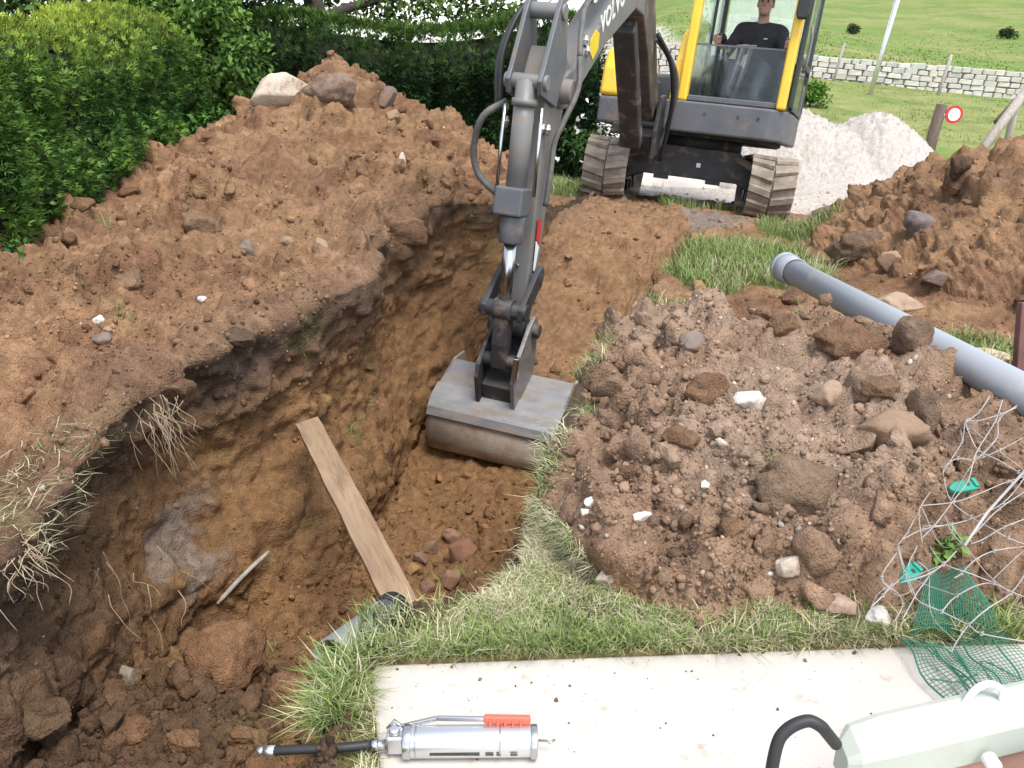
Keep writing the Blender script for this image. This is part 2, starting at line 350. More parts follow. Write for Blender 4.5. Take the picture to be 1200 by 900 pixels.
# ---- relief along the surface normal
amp = np.select([sec == 1, sec == 2, sec == 3], [1.0, .9, .7], 1.0) * (1 - .75 * turf)
amp = amp * np.where(onslab, 0, 1) * (1 - .7 * gravelz)
bankflat = np.where((sec == 4) & (hr < .02) & (hf < .02), .45, 1.)
ramp = np.where(np.isin(sec, (2, 3)), sst(5.0, 5.6, y), 0)
amp = amp * bankflat * (1 - .25 * ramp)
d1, i1 = cell(p / .30 + nlow[:, None] * .5, 11); d2, i2 = cell(p / .135 + nmid[:, None] * .35, 21); d3, i3 = cell(p / .06 + nmid[:, None] * .3, 31)
dome = lambda d, w=.62: np.clip(1 - (d / w) ** 2, 0, 1) ** .7
far_fade = 1 / (1 + np.clip(y - 4, 0, 9) * .04)
disp = .075 * fbm(p * 1.7, 3, 41) + .045 * fbm(p * 5.5, 3, 47) + .022 * fbm(p * 14, 3, 55)
hb = 1 + .7 * np.isin(sec, (0, 4)) * ((hl > .03) | (hr > .03) | (hf > .03))
disp = disp + .075 * hb * dome(d1) * (i1 > .58) * sst(-.3, .2, nlow) + .042 * hb * dome(d2) * (i2 > .42) + .016 * hb * dome(d3) * (i3 > .3)
disp = disp + .017 * fbm(p * 34, 3, 61) + .007 * vnoise(p * 85, 62)
wall = sec == 1
crag = -np.abs(fbm(p * np.array([3.0, 3.0, 4.5]), 4, 71)) * .10 + .02
disp = np.where(wall, .55 * disp + crag * sst(7, 5, y), disp)
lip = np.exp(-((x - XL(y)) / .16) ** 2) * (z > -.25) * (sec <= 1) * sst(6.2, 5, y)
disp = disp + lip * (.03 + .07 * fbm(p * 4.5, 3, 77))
P1 = p + n0 * (disp * amp)[:, None]
P1[onslab, 2] = -.06
near = (x > -.33) & (y < 1.6) & (sec == 4) & ~onslab; P1[near, 2] = np.minimum(P1[near, 2], .012 + .02 * nmid[near] + .3 * np.clip(y[near] - 1.5, 0, 1))
# ---- albedo
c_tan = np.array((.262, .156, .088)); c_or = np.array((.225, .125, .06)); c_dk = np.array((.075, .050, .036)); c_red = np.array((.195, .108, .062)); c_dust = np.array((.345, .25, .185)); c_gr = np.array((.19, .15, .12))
def mixc(a, b, t): return a * (1 - t)[:, None] + b * t[:, None]
nb = fbm(p * 3.3, 4, 83); nc = fbm(p * 11, 4, 91)
col = mixc(np.tile(c_tan, (len(p), 1)), np.tile(c_red, (len(p), 1)), sst(-.25, .35, nb))
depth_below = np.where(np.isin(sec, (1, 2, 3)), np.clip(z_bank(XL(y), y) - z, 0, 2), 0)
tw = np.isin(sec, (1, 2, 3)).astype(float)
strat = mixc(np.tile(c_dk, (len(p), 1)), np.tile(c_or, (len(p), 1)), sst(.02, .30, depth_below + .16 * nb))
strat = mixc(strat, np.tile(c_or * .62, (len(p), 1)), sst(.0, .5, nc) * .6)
strat = mixc(strat, np.tile(c_dk, (len(p), 1)), sst(3.0, 1.8, y + .5 * nb) * np.isin(sec, (1, 2)) * sst(-.55, -.85, x) * .72)  # deep shade of the near-left trench wall and floor put into the soil colour
strat = mixc(strat, np.tile(c_tan * 1.05, (len(p), 1)), ramp * .8)
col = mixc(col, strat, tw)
rock = np.where(sec == 1, sst(.1, .6, 1 - np.sqrt(((y - 2.75 - .5 * (z + .7)) / .22) ** 2 + ((z + .72) / .36) ** 2) + nb * .9), 0)
col = mixc(col, np.tile(c_gr * 1.15, (len(p), 1)), rock * sst(-.3, .2, nc) * .85)
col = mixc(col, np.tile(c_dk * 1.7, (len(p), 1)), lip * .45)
dust = np.where(sec == 4, sst(.1, .55, 1 - np.sqrt(((x - .75) / .6) ** 2 + ((y - 2.05) / .5) ** 2) + nb * .5), 0) + np.where(sec == 4, sst(.0, .5, 1 - np.sqrt(((x - .62) / .35) ** 2 + ((y - 2.85) / .45) ** 2) + nb * .4), 0) * .8
col = mixc(col, np.tile((.265, .178, .125), (len(p), 1)), sst(.0, .06, hr) * .7)
col = mixc(col, np.tile(c_dust, (len(p), 1)), np.clip(dust, 0, 1) * .62)
col = mixc(col, np.tile(c_dk * 1.7, (len(p), 1)), np.where(sec == 4, sst(.2, .6, 1 - np.sqrt(((x - 3.4) / 1.2) ** 2 + ((y - 4.6) / .8) ** 2) + nb * .7), 0) * .6)
col = col * (1 + .28 * nc + .16 * fbm(p * 30, 2, 95))[:, None]
col = col * np.where(sec == 0, .95 + .18 * sst(-.2, .3, fbm(p * 1.3, 2, 97)), 1)[:, None]
col = mixc(col, np.tile((.17, .16, .065), (len(p), 1)), turf * .75)
col = mixc(col, np.tile((.55, .5, .45), (len(p), 1)), gravelz * .9)
mudtrack = np.where((sec == 4) & (hf < .03), blob(1.5, 6.9, .7, .7), -1); col = mixc(col, np.tile((.2, .17, .145), (len(p), 1)), sst(0, .4, mudtrack + nb * .5) * .8)
col = np.clip(col, .012, .8)
# ---- split by what it is, one mesh each
idx = np.arange(NY * NX).reshape(NY, NX)
FQ = np.stack([idx[:-1, :-1], idx[:-1, 1:], idx[1:, 1:], idx[1:, :-1]], 2).reshape(-1, 4)
fs = sec[FQ[:, 0]]; hlf, hrf, hff = hl[FQ[:, 0]], hr[FQ[:, 0]], hf[FQ[:, 0]]
ZONES = np.where(np.isin(fs, (1, 2, 3)) & (y[FQ[:, 0]] < 6.9), 1, np.where((fs == 0) & (hlf > .03), 2, np.where((fs == 4) & (hrf > .025), 3, np.where((fs == 4) & (hff > .03), 4, 0))))
NRM = grid_normals(P1.reshape(NY, NX, 3)).reshape(-1, 3)
def sub(zone, name):
    F = FQ[ZONES == zone]; u, inv = np.unique(F.ravel(), return_inverse=True)
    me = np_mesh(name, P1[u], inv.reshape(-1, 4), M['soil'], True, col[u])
    me.normals_split_custom_set_from_vertices(NRM[u].tolist()) if False else None
    return link(name, me)
tag(sub(0, 'ground'), kind='structure')
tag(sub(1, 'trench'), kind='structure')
tag(sub(2, 'spoil_heap'), 'tall brown spoil heap topped by a long pale rock before the hedge', 'earth heap')
tag(sub(3, 'spoil_heap'), 'low lumpy spoil heap spread between the concrete slab and the long grey pipe', 'earth heap')
tag(sub(4, 'spoil_heap'), 'reddish spoil heap behind the long grey pipe, below the grassy slope', 'earth heap')

# ------------------------------------------------------------------ the land beyond
def far_land():
    a = np.concatenate([-np.geomspace(7, 320, 46)[::-1], np.linspace(-6.6, 9, 60)[1:-1] , np.geomspace(9, 420, 80)])
    b = np.concatenate([np.linspace(-6, .1, 14), np.linspace(.25, 10.45, 36), np.geomspace(10.58, 520, 210)])
    X, Y = np.meshgrid(a, b); q = np.stack([X.ravel(), Y.ravel(), np.zeros(X.size)], 1)
    zz = z_bank(q[:, 0], q[:, 1]); q[:, 2] = zz
    q[:, 2] += .05 * fbm(q * .9, 3, 5) * sst(10, 12, q[:, 1]) + 2.2 * fbm(q * .02, 3, 8) * sst(45, 140, q[:, 1]) * sst(.1, .25, q[:, 0] / np.maximum(q[:, 1], 1))
    g = fbm(q * np.array([.35, .22, .3]), 4, 15); g2 = fbm(q * 1.6, 3, 19)
    c = mixc(np.tile((.135, .195, .045), (len(q), 1)), np.tile((.20, .215, .075), (len(q), 1)), sst(-.25, .3, g))
    c = mixc(c, np.tile((.085, .15, .035), (len(q), 1)), sst(.0, .5, g2) * .6)
    gv = sst(9.0, 9.6, q[:, 1] + .5 * g2) * sst(17.5, 15.5, q[:, 1] + g * 2 + .9 * q[:, 0] * 0) * sst(-.6, .2, q[:, 0]) * sst(7.2, 5.2, q[:, 0] + g2 * .5 - .0 * q[:, 1])
    road = sst(.0, .5, q[:, 0] - .0) * sst(4.3, 3.2, q[:, 0] - .1 * (q[:, 1] - 14)) * (q[:, 1] > 11) * (q[:, 1] < 60)
    gv = np.maximum(gv * sst(4.9, 3.9, q[:, 0] - .0), road)
    c = mixc(c, np.tile((.55, .5, .45), (len(q), 1)), gv)
    inner = (q[:, 0] > -6.9) & (q[:, 0] < 8.9) & (q[:, 1] > .22) & (q[:, 1] < 10.56)
    q[inner | ((q[:, 0] > -7.5) & (q[:, 0] < 9.5) & (q[:, 1] < 10.6)), 2] -= .06
    ny, nx = X.shape; ii = np.arange(ny * nx).reshape(ny, nx)
    F = np.stack([ii[:-1, :-1], ii[:-1, 1:], ii[1:, 1:], ii[1:, :-1]], 2).reshape(-1, 4)
    F = F[~inner[F].all(1)]
    u, inv = np.unique(F.ravel(), return_inverse=True)
    tag(link('hillside', np_mesh('hillside', q[u], inv.reshape(-1, 4), M['far'], True, c[u])), kind='structure')
    return
far_land()

# concrete slab at the photographer's feet
s = MB(); s.prism([(.02, -2.5), (2.6, -2.5), (2.6, 1.52), (.85, 1.455), (-.30, 1.395), (-.238, 1.12), (-.10, .4)], -.16, 0, lambda u, w, v: (u, v, w))
tag(s.build('concrete_slab', M['concrete'], bevel=.008), kind='structure')

# ------------------------------------------------------------------ excavator (local: x to its left side, y backwards, z up)
ex = empty('excavator'); tag(ex, 'yellow and grey tracked mini excavator with its bucket down in the trench', 'excavator')
EXM = Matrix.Translation((1.812, 8.794, -.30)) @ Matrix.Rotation(-.2319, 4, 'Z') @ Matrix.Rotation(.0943, 4, 'Y') @ Matrix.Rotation(-.1204, 4, 'X')
ex.matrix_world = EXM
# tracks
def stadium(t, r, L):
    """point and outward normal at arc length t on a track loop in the (y, z) plane"""
    per = 4 * L + 2 * math.pi * r; t %= per
    if t < 2 * L: return (L - t, r * 2 - r + r, 0, 1)
    t -= 2 * L
    if t < math.pi * r: a = math.pi / 2 + t / r; return (-L + r * math.cos(a), r + r * math.sin(a), math.cos(a), math.sin(a))
    t -= math.pi * r
    if t < 2 * L: return (-L + t, 0, 0, -1)
    t -= 2 * L
    a = -math.pi / 2 + t / r; return (L + r * math.cos(a), r + r * math.sin(a), math.cos(a), math.sin(a))
TRr, TRL, TRo = .245, .98, .03
PER = 4 * TRL + 2 * math.pi * TRr
def make_lug(sgn):
    V = []; F = []
    # chevron lug: a bar that slants back from the centre line to the edge
    x0, x1 = .008, .20
    for x_, y_ in ((x0, -.035), (x1, .012)):
        for yy, zz in ((-.038, 0), (-.026, .026), (.026, .026), (.038, 0)): V.append((sgn * x_, y_ + yy, zz))
    F = [(0, 1, 5, 4), (1, 2, 6, 5), (2, 3, 7, 6), (0, 3, 2, 1), (4, 5, 6, 7), (0, 4, 7, 3)]
    if sgn < 0: F = [tuple(reversed(f)) for f in F]
    me = bpy.data.meshes.new('tread_lug'); me.from_pydata(V, [], F); me.materials.append(M['track']); me.update(); return me
LUG = {1: make_lug(1), -1: make_lug(-1)}
NLUG = 44
for side in (-1, 1):
    cx = side * .75; b = MB(); n = 72; V = []; F = []
    for i in range(n):
        py, pz, ny, nz = stadium(PER * i / n, TRr, TRL)
        for xo, off in ((-.2, 0), (-.2, .016), (-.004, .016), (0, .006), (.004, .016), (.2, .016), (.2, 0), (.1, -.03), (-.1, -.03)):
            V.append((cx + xo, py + ny * off, pz + nz * off + TRo))
    k = 9
    for i in range(n):
        for j in range(k): F.append((i * k + j, ((i + 1) % n) * k + j, ((i + 1) % n) * k + (j + 1) % k, i * k + (j + 1) % k))
    b.add(V, F); tr = b.build('track', M['track'], ex)
    for i in range(NLUG):
        for sg in (-1, 1):
            py, pz, ny, nz = stadium(PER * (i + (.5 if sg > 0 else 0)) / NLUG, TRr, TRL)
            o = link('tread_lug', LUG[sg], tr)
            zax = Vector((0, ny, nz)); xax = Vector((1, 0, 0)); yax = zax.cross(xax)
            o.matrix_local = Matrix(((1, yax.x, 0, cx), (0, yax.y, ny, py + ny * .015), (0, yax.z, nz, pz + nz * .015 + TRo), (0, 0, 0, 1)))
    f = MB()
    f.box((cx - .1, -.95, .14), (cx + .1, .95, .42)); f.build('track_frame', M['dark'], ex, .012)
    for yy, nm in ((-TRL, 'idler_wheel'), (TRL, 'drive_sprocket')):
        w = MB(); w.tube([(cx - .13, yy, .275), (cx + .13, yy, .275)], .21, 24); w.tube([(cx - .15, yy, .275), (cx + .15, yy, .275)], .07, 14); w.build(nm, M['dark'], ex, .006)
    for q in range(4):
        w = MB(); w.tube([(cx - .12, -.6 + q * .4, .11), (cx + .12, -.6 + q * .4, .11)], .06, 14); w.build('track_roller', M['dark'], ex)
u = MB()
u.prism([(-.60, .20), (-.46, .27), (.46, .27), (.60, .20), (.60, .40), (.45, .56), (-.45, .56), (-.60, .40)], -.62, .62, lambda a, w, v: (a, w, v))
u.build('undercarriage_frame', M['dark'], ex, .012)
for xx in (-.26, .24):
    w = MB(); w.box((xx - .07, -.66, .235), (xx + .07, -.5, .28)); w.build('frame_lug', M['black'], ex, .005)
w = MB(); w.box((.06, -.632, .38), (.10, -.625, .42)); w.build('frame_plate', M['white'], ex)
for s_ in (-1, 1):
    w = MB(); w.tube([(s_ * .42, -.6, .5), (s_ * .62, -.72, .42)], .035, 10); w.build('frame_strut', M['track'], ex)
w = MB(); w.tube([(0, 0, .54), (0, 0, .68)], .48, 36, smooth=True); w.build('slew_ring', M['dark'], ex)

YC = -.1723
UPM = Matrix.Rotation(YC, 4, 'Z')
def up_build(mb, name, mats, bevel=0, parent=None, seg=2):
    mb.v = [tuple(UPM @ Vector(v)) for v in mb.v]
    return mb.build(name, mats, parent or ex, bevel, seg)
# upper deck and skirt, plan outline extruded
def plan(mb, pts, z0, z1): return mb.prism(pts, z0, z1, lambda a, w, v: (a, v, w))
d = MB(); plan(d, [(-.70, -.55), (.70, -.55), (.85, .0), (.75, .7), (.3, .95), (-.3, .95), (-.8, .7), (-.85, 0)], .655, .70); up_build(d, 'deck_plate', M['dark'], .004)
d = MB(); plan(d, [(-.16, -.93), (.80, -.93), (.93, -.80), (.955, -.4), (.955, .3), (.86, .3), (.86, -.76), (-.16, -.76)], .68, .955); up_build(d, 'front_skirt', M['skirt'], .02, seg=3)
for bx_ in (.22, .52, .70):
    d = MB(); d.tube([(bx_, -.93, .86), (bx_, -.936, .86)], .014, 10); up_build(d, 'skirt_bolt', M['dark'])
d = MB(); plan(d, [(-.93, -.52), (-.52, -.62), (-.52, .5), (-.95, .5)], .70, .955); up_build(d, 'side_skirt', M['skirt'], .03, seg=3)
d = MB(); d.prism([(-.53, .96), (.55, .96), (.55, 1.36), (.4, 1.46), (-.28, 1.46), (-.43, 1.40), (-.50, 1.22)], -.94, -.70, lambda a, w, v: (w, a, v)); up_build(d, 'engine_hood', M['yellow'], .05, seg=4)
d = MB(); d.prism([(-.54, .96), (.3, .96), (.3, 1.2), (-.40, 1.2), (-.5, 1.12)], -.695, -.52, lambda a, w, v: (w, a, v)); up_build(d, 'hood_panel', M['silver'], .02)
d = MB(); d.prism([(-.36, 1.2), (.3, 1.2), (.3, 1.42), (-.2, 1.42)], -.695, -.66, lambda a, w, v: (w, a, v)); up_build(d, 'hood_vent', M['dark'], .01)
d = MB(); plan(d, [(-.95, .5), (.95, .3), (.93, .6), (.6, .9), (.2, 1.0), (-.3, 1.0), (-.7, .85)], .70, 1.3); up_build(d, 'counterweight', M['skirt'], .04, seg=3)
d = MB(); plan(d, [(-.62, -.98), (-.14, -.98), (-.14, -.55), (-.62, -.55)], .60, .70); plan(d, [(-.52, -.74), (-.18, -.74), (-.18, -.5), (-.52, -.5)], .70, .93); up_build(d, 'swing_bracket', M['dark'], .015)
d = MB(); plan(d, [(-.155, -.9), (.12, -.9), (.12, -.72), (-.155, -.72)], .72, .80); plan(d, [(-.15, -.86), (.1, -.86), (.1, -.7), (-.15, -.7)], .82, .88); up_build(d, 'step_plate', M['track'], .01)
# cab
CX0, CX1, CF, CB, CZ0, CZ1 = -.08, .92, -.86, .72, .955, 2.52
def bar(mb, a, b_, w, h_=None):
    """square bar between two points"""
    a = Vector(a); b_ = Vector(b_); t = (b_ - a).normalized(); u_ = t.cross(Vector((0, 1, 0))); u_ = (u_ if u_.length > .1 else Vector((1, 0, 0))).normalized(); v_ = t.cross(u_)
    h_ = h_ or w; V = [p_ + u_ * sx * w / 2 + v_ * sy * h_ / 2 for p_ in (a, b_) for sx, sy in ((-1, -1), (1, -1), (1, 1), (-1, 1))]
    return mb.add(V, [(0, 1, 2, 3), (7, 6, 5, 4), (0, 4, 5, 1), (1, 5, 6, 2), (2, 6, 7, 3), (3, 7, 4, 0)])
d = MB(); bar(d, (CX0 + .055, CF + .02, CZ0), (CX0 + .055, CF + .06, CZ1 - .1), .085, .10); up_build(d, 'cab_pillar', M['yellow'], .022, seg=3)
d = MB(); bar(d, (CX1 - .055, CF + .02, CZ0), (CX1 - .055, CF + .06, CZ1 - .1), .085, .10); up_build(d, 'cab_pillar', M['yellow'], .022, seg=3)
d = MB(); d.prism([(-.84, .955), (-.58, .955), (-.58, 1.62), (-.68, 1.55), (-.78, 1.32)], CX0 - .075, CX0 + .005, lambda a, w, v: (w, a, v)); up_build(d, 'side_cover', M['yellow'], .02, seg=3)
d = MB()
for x_ in (CX0 + .03, CX1 - .03): bar(d, (x_, CB - .03, CZ0), (x_, CB - .08, CZ1 - .08), .07)
for x_ in (CX0 + .025, CX1 - .025):
    bar(d, (x_, CF + .1, CZ0 + .02), (x_, CB - .06, CZ0 + .02), .05); bar(d, (x_, CF + .1, CZ1 - .12), (x_, CB - .1, CZ1 - .12), .06)
bar(d, (CX0 + .05, CB - .04, 1.5), (CX1 - .05, CB - .04, 1.5), .05); bar(d, (CX0 + .05, CF + .05, CZ1 - .12), (CX1 - .05, CF + .05, CZ1 - .12), .06)
bar(d, (CX0 + .03, .15, CZ0), (CX0 + .03, .15, CZ1 - .1), .045)
up_build(d, 'cab_frame', M['cabdark'], .012)
d = MB(); plan(d, [(CX0, CF + .02), (CX1, CF + .02), (CX1, CB - .05), (CX0, CB - .05)], CZ1 - .1, CZ1); up_build(d, 'cab_roof', M['skirt'], .04, seg=3)
d = MB(); plan(d, [(CX0 + .02, CF + .08), (CX1 - .02, CF + .08), (CX1 - .02, CB - .02), (CX0 + .02, CB - .02)], CZ0 - .02, CZ0 + .015); up_build(d, 'cab_floor', M['cabdark'])
d = MB(); d.box((CX0 + .06, CB - .05, CZ0), (CX1 - .06, CB - .02, 1.47)); up_build(d, 'rear_panel', M['cabdark'])
d = MB(); bar(d, (CX0 + .10, CF + .045, CZ0 + .035), (CX1 - .10, CF + .045, CZ0 + .035), .05, .07); up_build(d, 'window_sill', M['skirt'], .008)
g = MB(); g.box((CX0 + .1, CF + .042, CZ0 + .06), (CX1 - .1, CF + .048, 1.455)); gl = up_build(g, 'front_window', M['glass'])
g = MB(); bar(g, (CX0 + .1, CF + .045, 1.46), (CX1 - .1, CF + .045, 1.46), .014, .014); up_build(g, 'window_rim', M['skirt'], 0, gl)
g = MB(); g.box((CX0 + .022, CF + .12, CZ0 + .06), (CX0 + .028, .12, CZ1 - .16)); up_build(g, 'side_window', M['glass'])
g = MB(); g.box((CX0 + .022, .18, CZ0 + .06), (CX0 + .028, CB - .08, CZ1 - .16)); up_build(g, 'side_window', M['glass'])
g = MB(); g.box((CX0 + .08, CB - .045, 1.53), (CX1 - .08, CB - .039, CZ1 - .16)); up_build(g, 'rear_window', M['glass'])
# door on the cab's left flank, frame pieces standing proud of the cab
d = MB(); dx = CX1 + .012
for a_, b_ in (((dx, CF + .13, CZ0 + .03), (dx, CF + .17, CZ1 - .14)), ((dx, CB - .34, CZ0 + .03), (dx, CB - .34, CZ1 - .14)), ((dx, CF + .13, CZ0 + .04), (dx, CB - .34, CZ0 + .04)), ((dx, CF + .15, CZ1 - .15), (dx, CB - .34, CZ1 - .15)), ((dx, CF + .13, 1.42), (dx, CB - .34, 1.42))):
    bar(d, a_, b_, .05)
dr = up_build(d, 'cab_door', M['cabdark'], .012)
g = MB(); g.box((dx - .003, CF + .17, 1.44), (dx + .003, CB - .37, CZ1 - .18)); up_build(g, 'door_window', M['glass'], 0, dr)
g = MB(); g.box((dx - .003, CF + .16, CZ0 + .06), (dx + .003, CB - .37, 1.4)); up_build(g, 'door_window', M['glass'], 0, dr)
g = MB(); g.tube([(dx + .04, CF + .2, 1.3), (dx + .06, CF + .2, 1.4), (dx + .06, CF + .2, 1.6), (dx + .04, CF + .2, 1.7)], .012, 8); up_build(g, 'door_handle', M['grey'], 0, dr)
d = MB(); d.prism([(-.03, 1.70), (.05, 1.70), (.065, 1.74), (.065, 1.93), (.045, 1.97), (-.03, 1.97), (-.045, 1.93), (-.045, 1.74)], CF - .11, CF - .05, lambda a, w, v: (CX1 - .03 + a, w, v)); mi = up_build(d, 'mirror', M['black'], .015, seg=3)
d = MB(); d.tube([(CX1 - .03, CF - .06, 1.9), (CX1 - .02, CF - .03, 2.1), (CX1 - .04, CF + .03, 2.15)], .012, 8); up_build(d, 'mirror_arm', M['black'], 0, mi)
# inside the cab
d = MB(); d.prism([(-.02, 1.17), (.42, 1.13), (.44, 1.25), (.0, 1.29)], .18, .66, lambda a, w, v: (w, a, v)); up_build(d, 'seat', M['seat'], .04, seg=3)
d = MB(); d.prism([(.40, 1.23), (.52, 1.21), (.60, 1.80), (.50, 1.83)], .18, .66, lambda a, w, v: (w, a, v)); up_build(d, 'seat_back', M['seat'], .05, seg=3)
d = MB(); d.box((.26, .0, .96), (.58, .42, 1.14)); up_build(d, 'seat_base', M['cabdark'], .02)
for x_ in (.07, .74):
    d = MB(); d.box((x_ - .06, -.05, 1.0), (x_ + .06, .4, 1.47)); co_ = up_build(d, 'armrest_console', M['cabdark'], .03, seg=3)
    d = MB(); d.tube(bez([(x_, -.02, 1.46), (x_, -.05, 1.53), (x_, -.06, 1.58)], 3), .014, 8); d.ball((x_, -.065, 1.62), (.022, .026, .05), 10); up_build(d, 'joystick', M['black'], 0, co_)
for x_, nm in ((.385, 0), (.455, 0)):
    d = MB(); d.tube([(x_ - .06, -.62, 1.03), (x_ - .03, -.6, 1.2), (x_ + .01, -.56, 1.50)], .0085, 8); d.tube([(x_ - .05, -.56, 1.50), (x_ + .06, -.56, 1.51)], .009, 8); up_build(d, 'travel_lever', M['grey'])
for x_ in (.25, .55):
    d = MB(); d.box((x_ - .06, -.7, .99), (x_ + .06, -.5, 1.02)); up_build(d, 'foot_pedal', M['silver'], .008)

# boom, stick and bucket: a vertical plane r (forward), s (across), z (up) through the boom foot
SW = .05
BF = UPM @ Vector((-.30, -1.1, .85)); Rb = Matrix.Rotation(YC + SW, 3, 'Z'); fwv, sdv = Rb @ Vector((0, -1, 0)), Rb @ Vector((1, 0, 0))
def B(r, s_, z_): return BF + fwv * r + sdv * s_ + Vector((0, 0, z_))
def side_plate(mb, prof, s0, s1): return mb.prism(prof, s0, s1, lambda a, w, v: B(a, w, v))
def pin(mb, r, z_, s0, s1, rad, n=16): return mb.tube([B(r, s0, z_), B(r, s1, z_)], rad, n)
BOOM = [(.06, -.12), (.30, .02), (.72, .36), (1.10, .60), (1.42, .60), (2.15, .26), (2.88, -.21), (3.0, -.22), (3.06, -.13), (3.0, -.03), (2.86, .02), (2.1, .52), (1.52, .90), (1.22, .99), (.96, .93), (.55, .60), (.08, .18), (-.08, .08), (-.10, -.05), (-.02, -.12)]
i_ = [k for k, q_ in enumerate(BOOM) if q_ in ((1.10, .60), (1.22, .99))]
up_poly = BOOM[i_[0]:i_[1] + 1]; lo_poly = BOOM[:i_[0] + 1] + BOOM[i_[1]:]
d = MB(); side_plate(d, up_poly, -.105, .105); bo = d.build('boom', M['grey'], ex, .012)
d = MB(); side_plate(d, lo_poly, -.103, .103); d.build('boom_base', M['boombase'], ex, .012)
for a_ in ((3.0, -.12, -.15, .15, .05), (0, .02, -.18, .18, .06)):
    d = MB(); pin(d, *a_); d.build('boom_pin', M['dark'], ex)
d = MB()
for s_ in (-.15, .15): side_plate(d, [(-.16, -.35), (.12, -.45), (.14, -.2), (.08, .1), (-.06, .13), (-.14, 0)], s_ - .02, s_ + .02)
side_plate(d, [(-.3, -.3), (-.02, -.42), (.1, -.25), (-.2, -.15)], -.13, .13)
d.build('boom_foot_bracket', M['dark'], ex, .008)
# boom cylinder in front of the lower boom
def cyl(name, a, b_, split, rb, rr, offs=0, mb_mat='grey'):
    a, b_ = Vector(a), Vector(b_); t = (b_ - a); m_ = a + t * split
    q = MB(); q.tube([a, m_], rb, 18); q.tube([m_ - t.normalized() * .05, m_ + t.normalized() * .015], rb * 1.13, 18); o = q.build(name, M[mb_mat], ex)
    q = MB(); q.tube([m_, b_], rr, 14); q.build('cylinder_rod', M['chrome'], ex if False else o)
    return o
bc = cyl('boom_cylinder', B(.22, -.02, -.28), B(1.10, 0, .56), .66, .06, .034, 0, 'dark')
d = MB(); d.prism([(.20, -.30), (.30, -.38), (1.22, .46), (1.16, .57)], -.105, .07, lambda a, w, v: B(a, w, v)); d.build('cylinder_guard', M['dark'], ex, .015)
# arm cylinder along the top of the boom
ac = cyl('arm_cylinder', B(1.15, 0, 1.16), B(3.2, 0, .27), .62, .062, .034, 0, 'skirt')
d = MB()
for s_ in (-.07, .07): side_plate(d, [(1.0, .94), (1.3, .95), (1.22, 1.2), (1.12, 1.22)], s_ - .012, s_ + .012)
pin(d, 1.15, 1.16, -.1, .1, .03); d.build('cylinder_bracket', M['grey'], ex, .006)
# stick
STICK = [(2.84, .04), (2.86, -.2), (2.94, -.5), (2.985, -1.44), (3.03, -1.60), (3.10, -1.60), (3.13, -1.48), (3.19, -.55), (3.24, -.1), (3.16, .10), (2.98, .10)]
d = MB(); side_plate(d, STICK, -.080, .080); st = d.build('stick', M['grey'], ex, .012)
d = MB()
for s_ in (-.092, .092): side_plate(d, [(3.0, .0), (3.10, -.22), (3.40, -.18), (3.44, -.11), (3.40, -.04), (3.27, .27), (3.23, .34), (3.16, .34), (3.10, .28)], s_ - .014, s_ + .014)
d.build('stick_bracket', M['skirt'], ex, .006)
for a_ in ((3.19, .28, -.12, .12, .045), (3.37, -.11, -.125, .125, .042), (3.0, -.12, -.165, .165, .07)):
    d = MB(); pin(d, *a_); d.build('stick_pin', M['grey'], ex, .005)
# bucket cylinder, hanging down the stick's front
q = MB(); q.tube([B(3.37, 0, -.11), B(3.34, 0, -.80)], .06, 20); q.tube([B(3.37, 0, -.1), B(3.368, 0, -.19)], .05, 16); q.tube([B(3.366, 0, -.2), B(3.364, 0, -.24)], .073, 20); bk = q.build('bucket_cylinder', M['grey'], ex)
q = MB(); q.box((-.085, -.09, -.08), (.085, .09, .08), Matrix.Translation(B(3.345, -.01, -.76)) @ Matrix.Rotation(YC + SW, 4, 'Z')); q.tube([B(3.335, 0, -.84), B(3.33, 0, -1.0)], .073, 20); q.build('rod_guard', M['skirt'], bk, .012)
q = MB(); q.tube([B(3.33, 0, -.98), B(3.295, 0, -1.40)], .038, 14); q.build('cylinder_rod', M['chrome'], bk)
for s_ in (-.11, .105):
    q = MB(); q.tube([B(3.37, s_, -.24), B(3.36, s_ * 1.04, -.5), B(3.34, s_ * 1.06, -.72)], .011, 8); q.build('oil_pipe', M['chrome'], bk)
# bucket linkage
d = MB()
for s_ in (-.118, .118): side_plate(d, [(3.0, -1.18), (3.06, -1.14), (3.14, -1.19), (3.30, -1.33), (3.355, -1.38), (3.345, -1.45), (3.27, -1.455), (3.14, -1.35), (3.02, -1.27)], s_ - .018, s_ + .018)
pin(d, 3.06, -1.22, -.14, .14, .04); d.build('rocker_link', M['dark'], ex, .008)
d = MB(); pin(d, 3.30, -1.40, -.15, .15, .052); pin(d, 3.30, -1.40, -.06, .06, .068); d.build('link_pin', M['dark'], ex, .006)
d = MB(); side_plate(d, [(3.25, -1.40), (3.35, -1.40), (3.33, -1.62), (3.29, -1.78), (3.20, -1.76), (3.22, -1.6)], -.05, .05); pin(d, 3.25, -1.73, -.11, .11, .045); d.build('bucket_link', M['dark'], ex, .012)
d = MB(); pin(d, 3.06, -1.55, -.17, .17, .045); pin(d, 3.06, -1.55, -.085, .085, .075); d.build('bucket_pin', M['dark'], ex, .006)
d = MB(); d.box((-.018, -.03, -.07), (.018, .02, .07), Matrix.Translation(B(3.33, .13, -1.74))); d.build('pin_lock', M['chrome'], ex, .006)
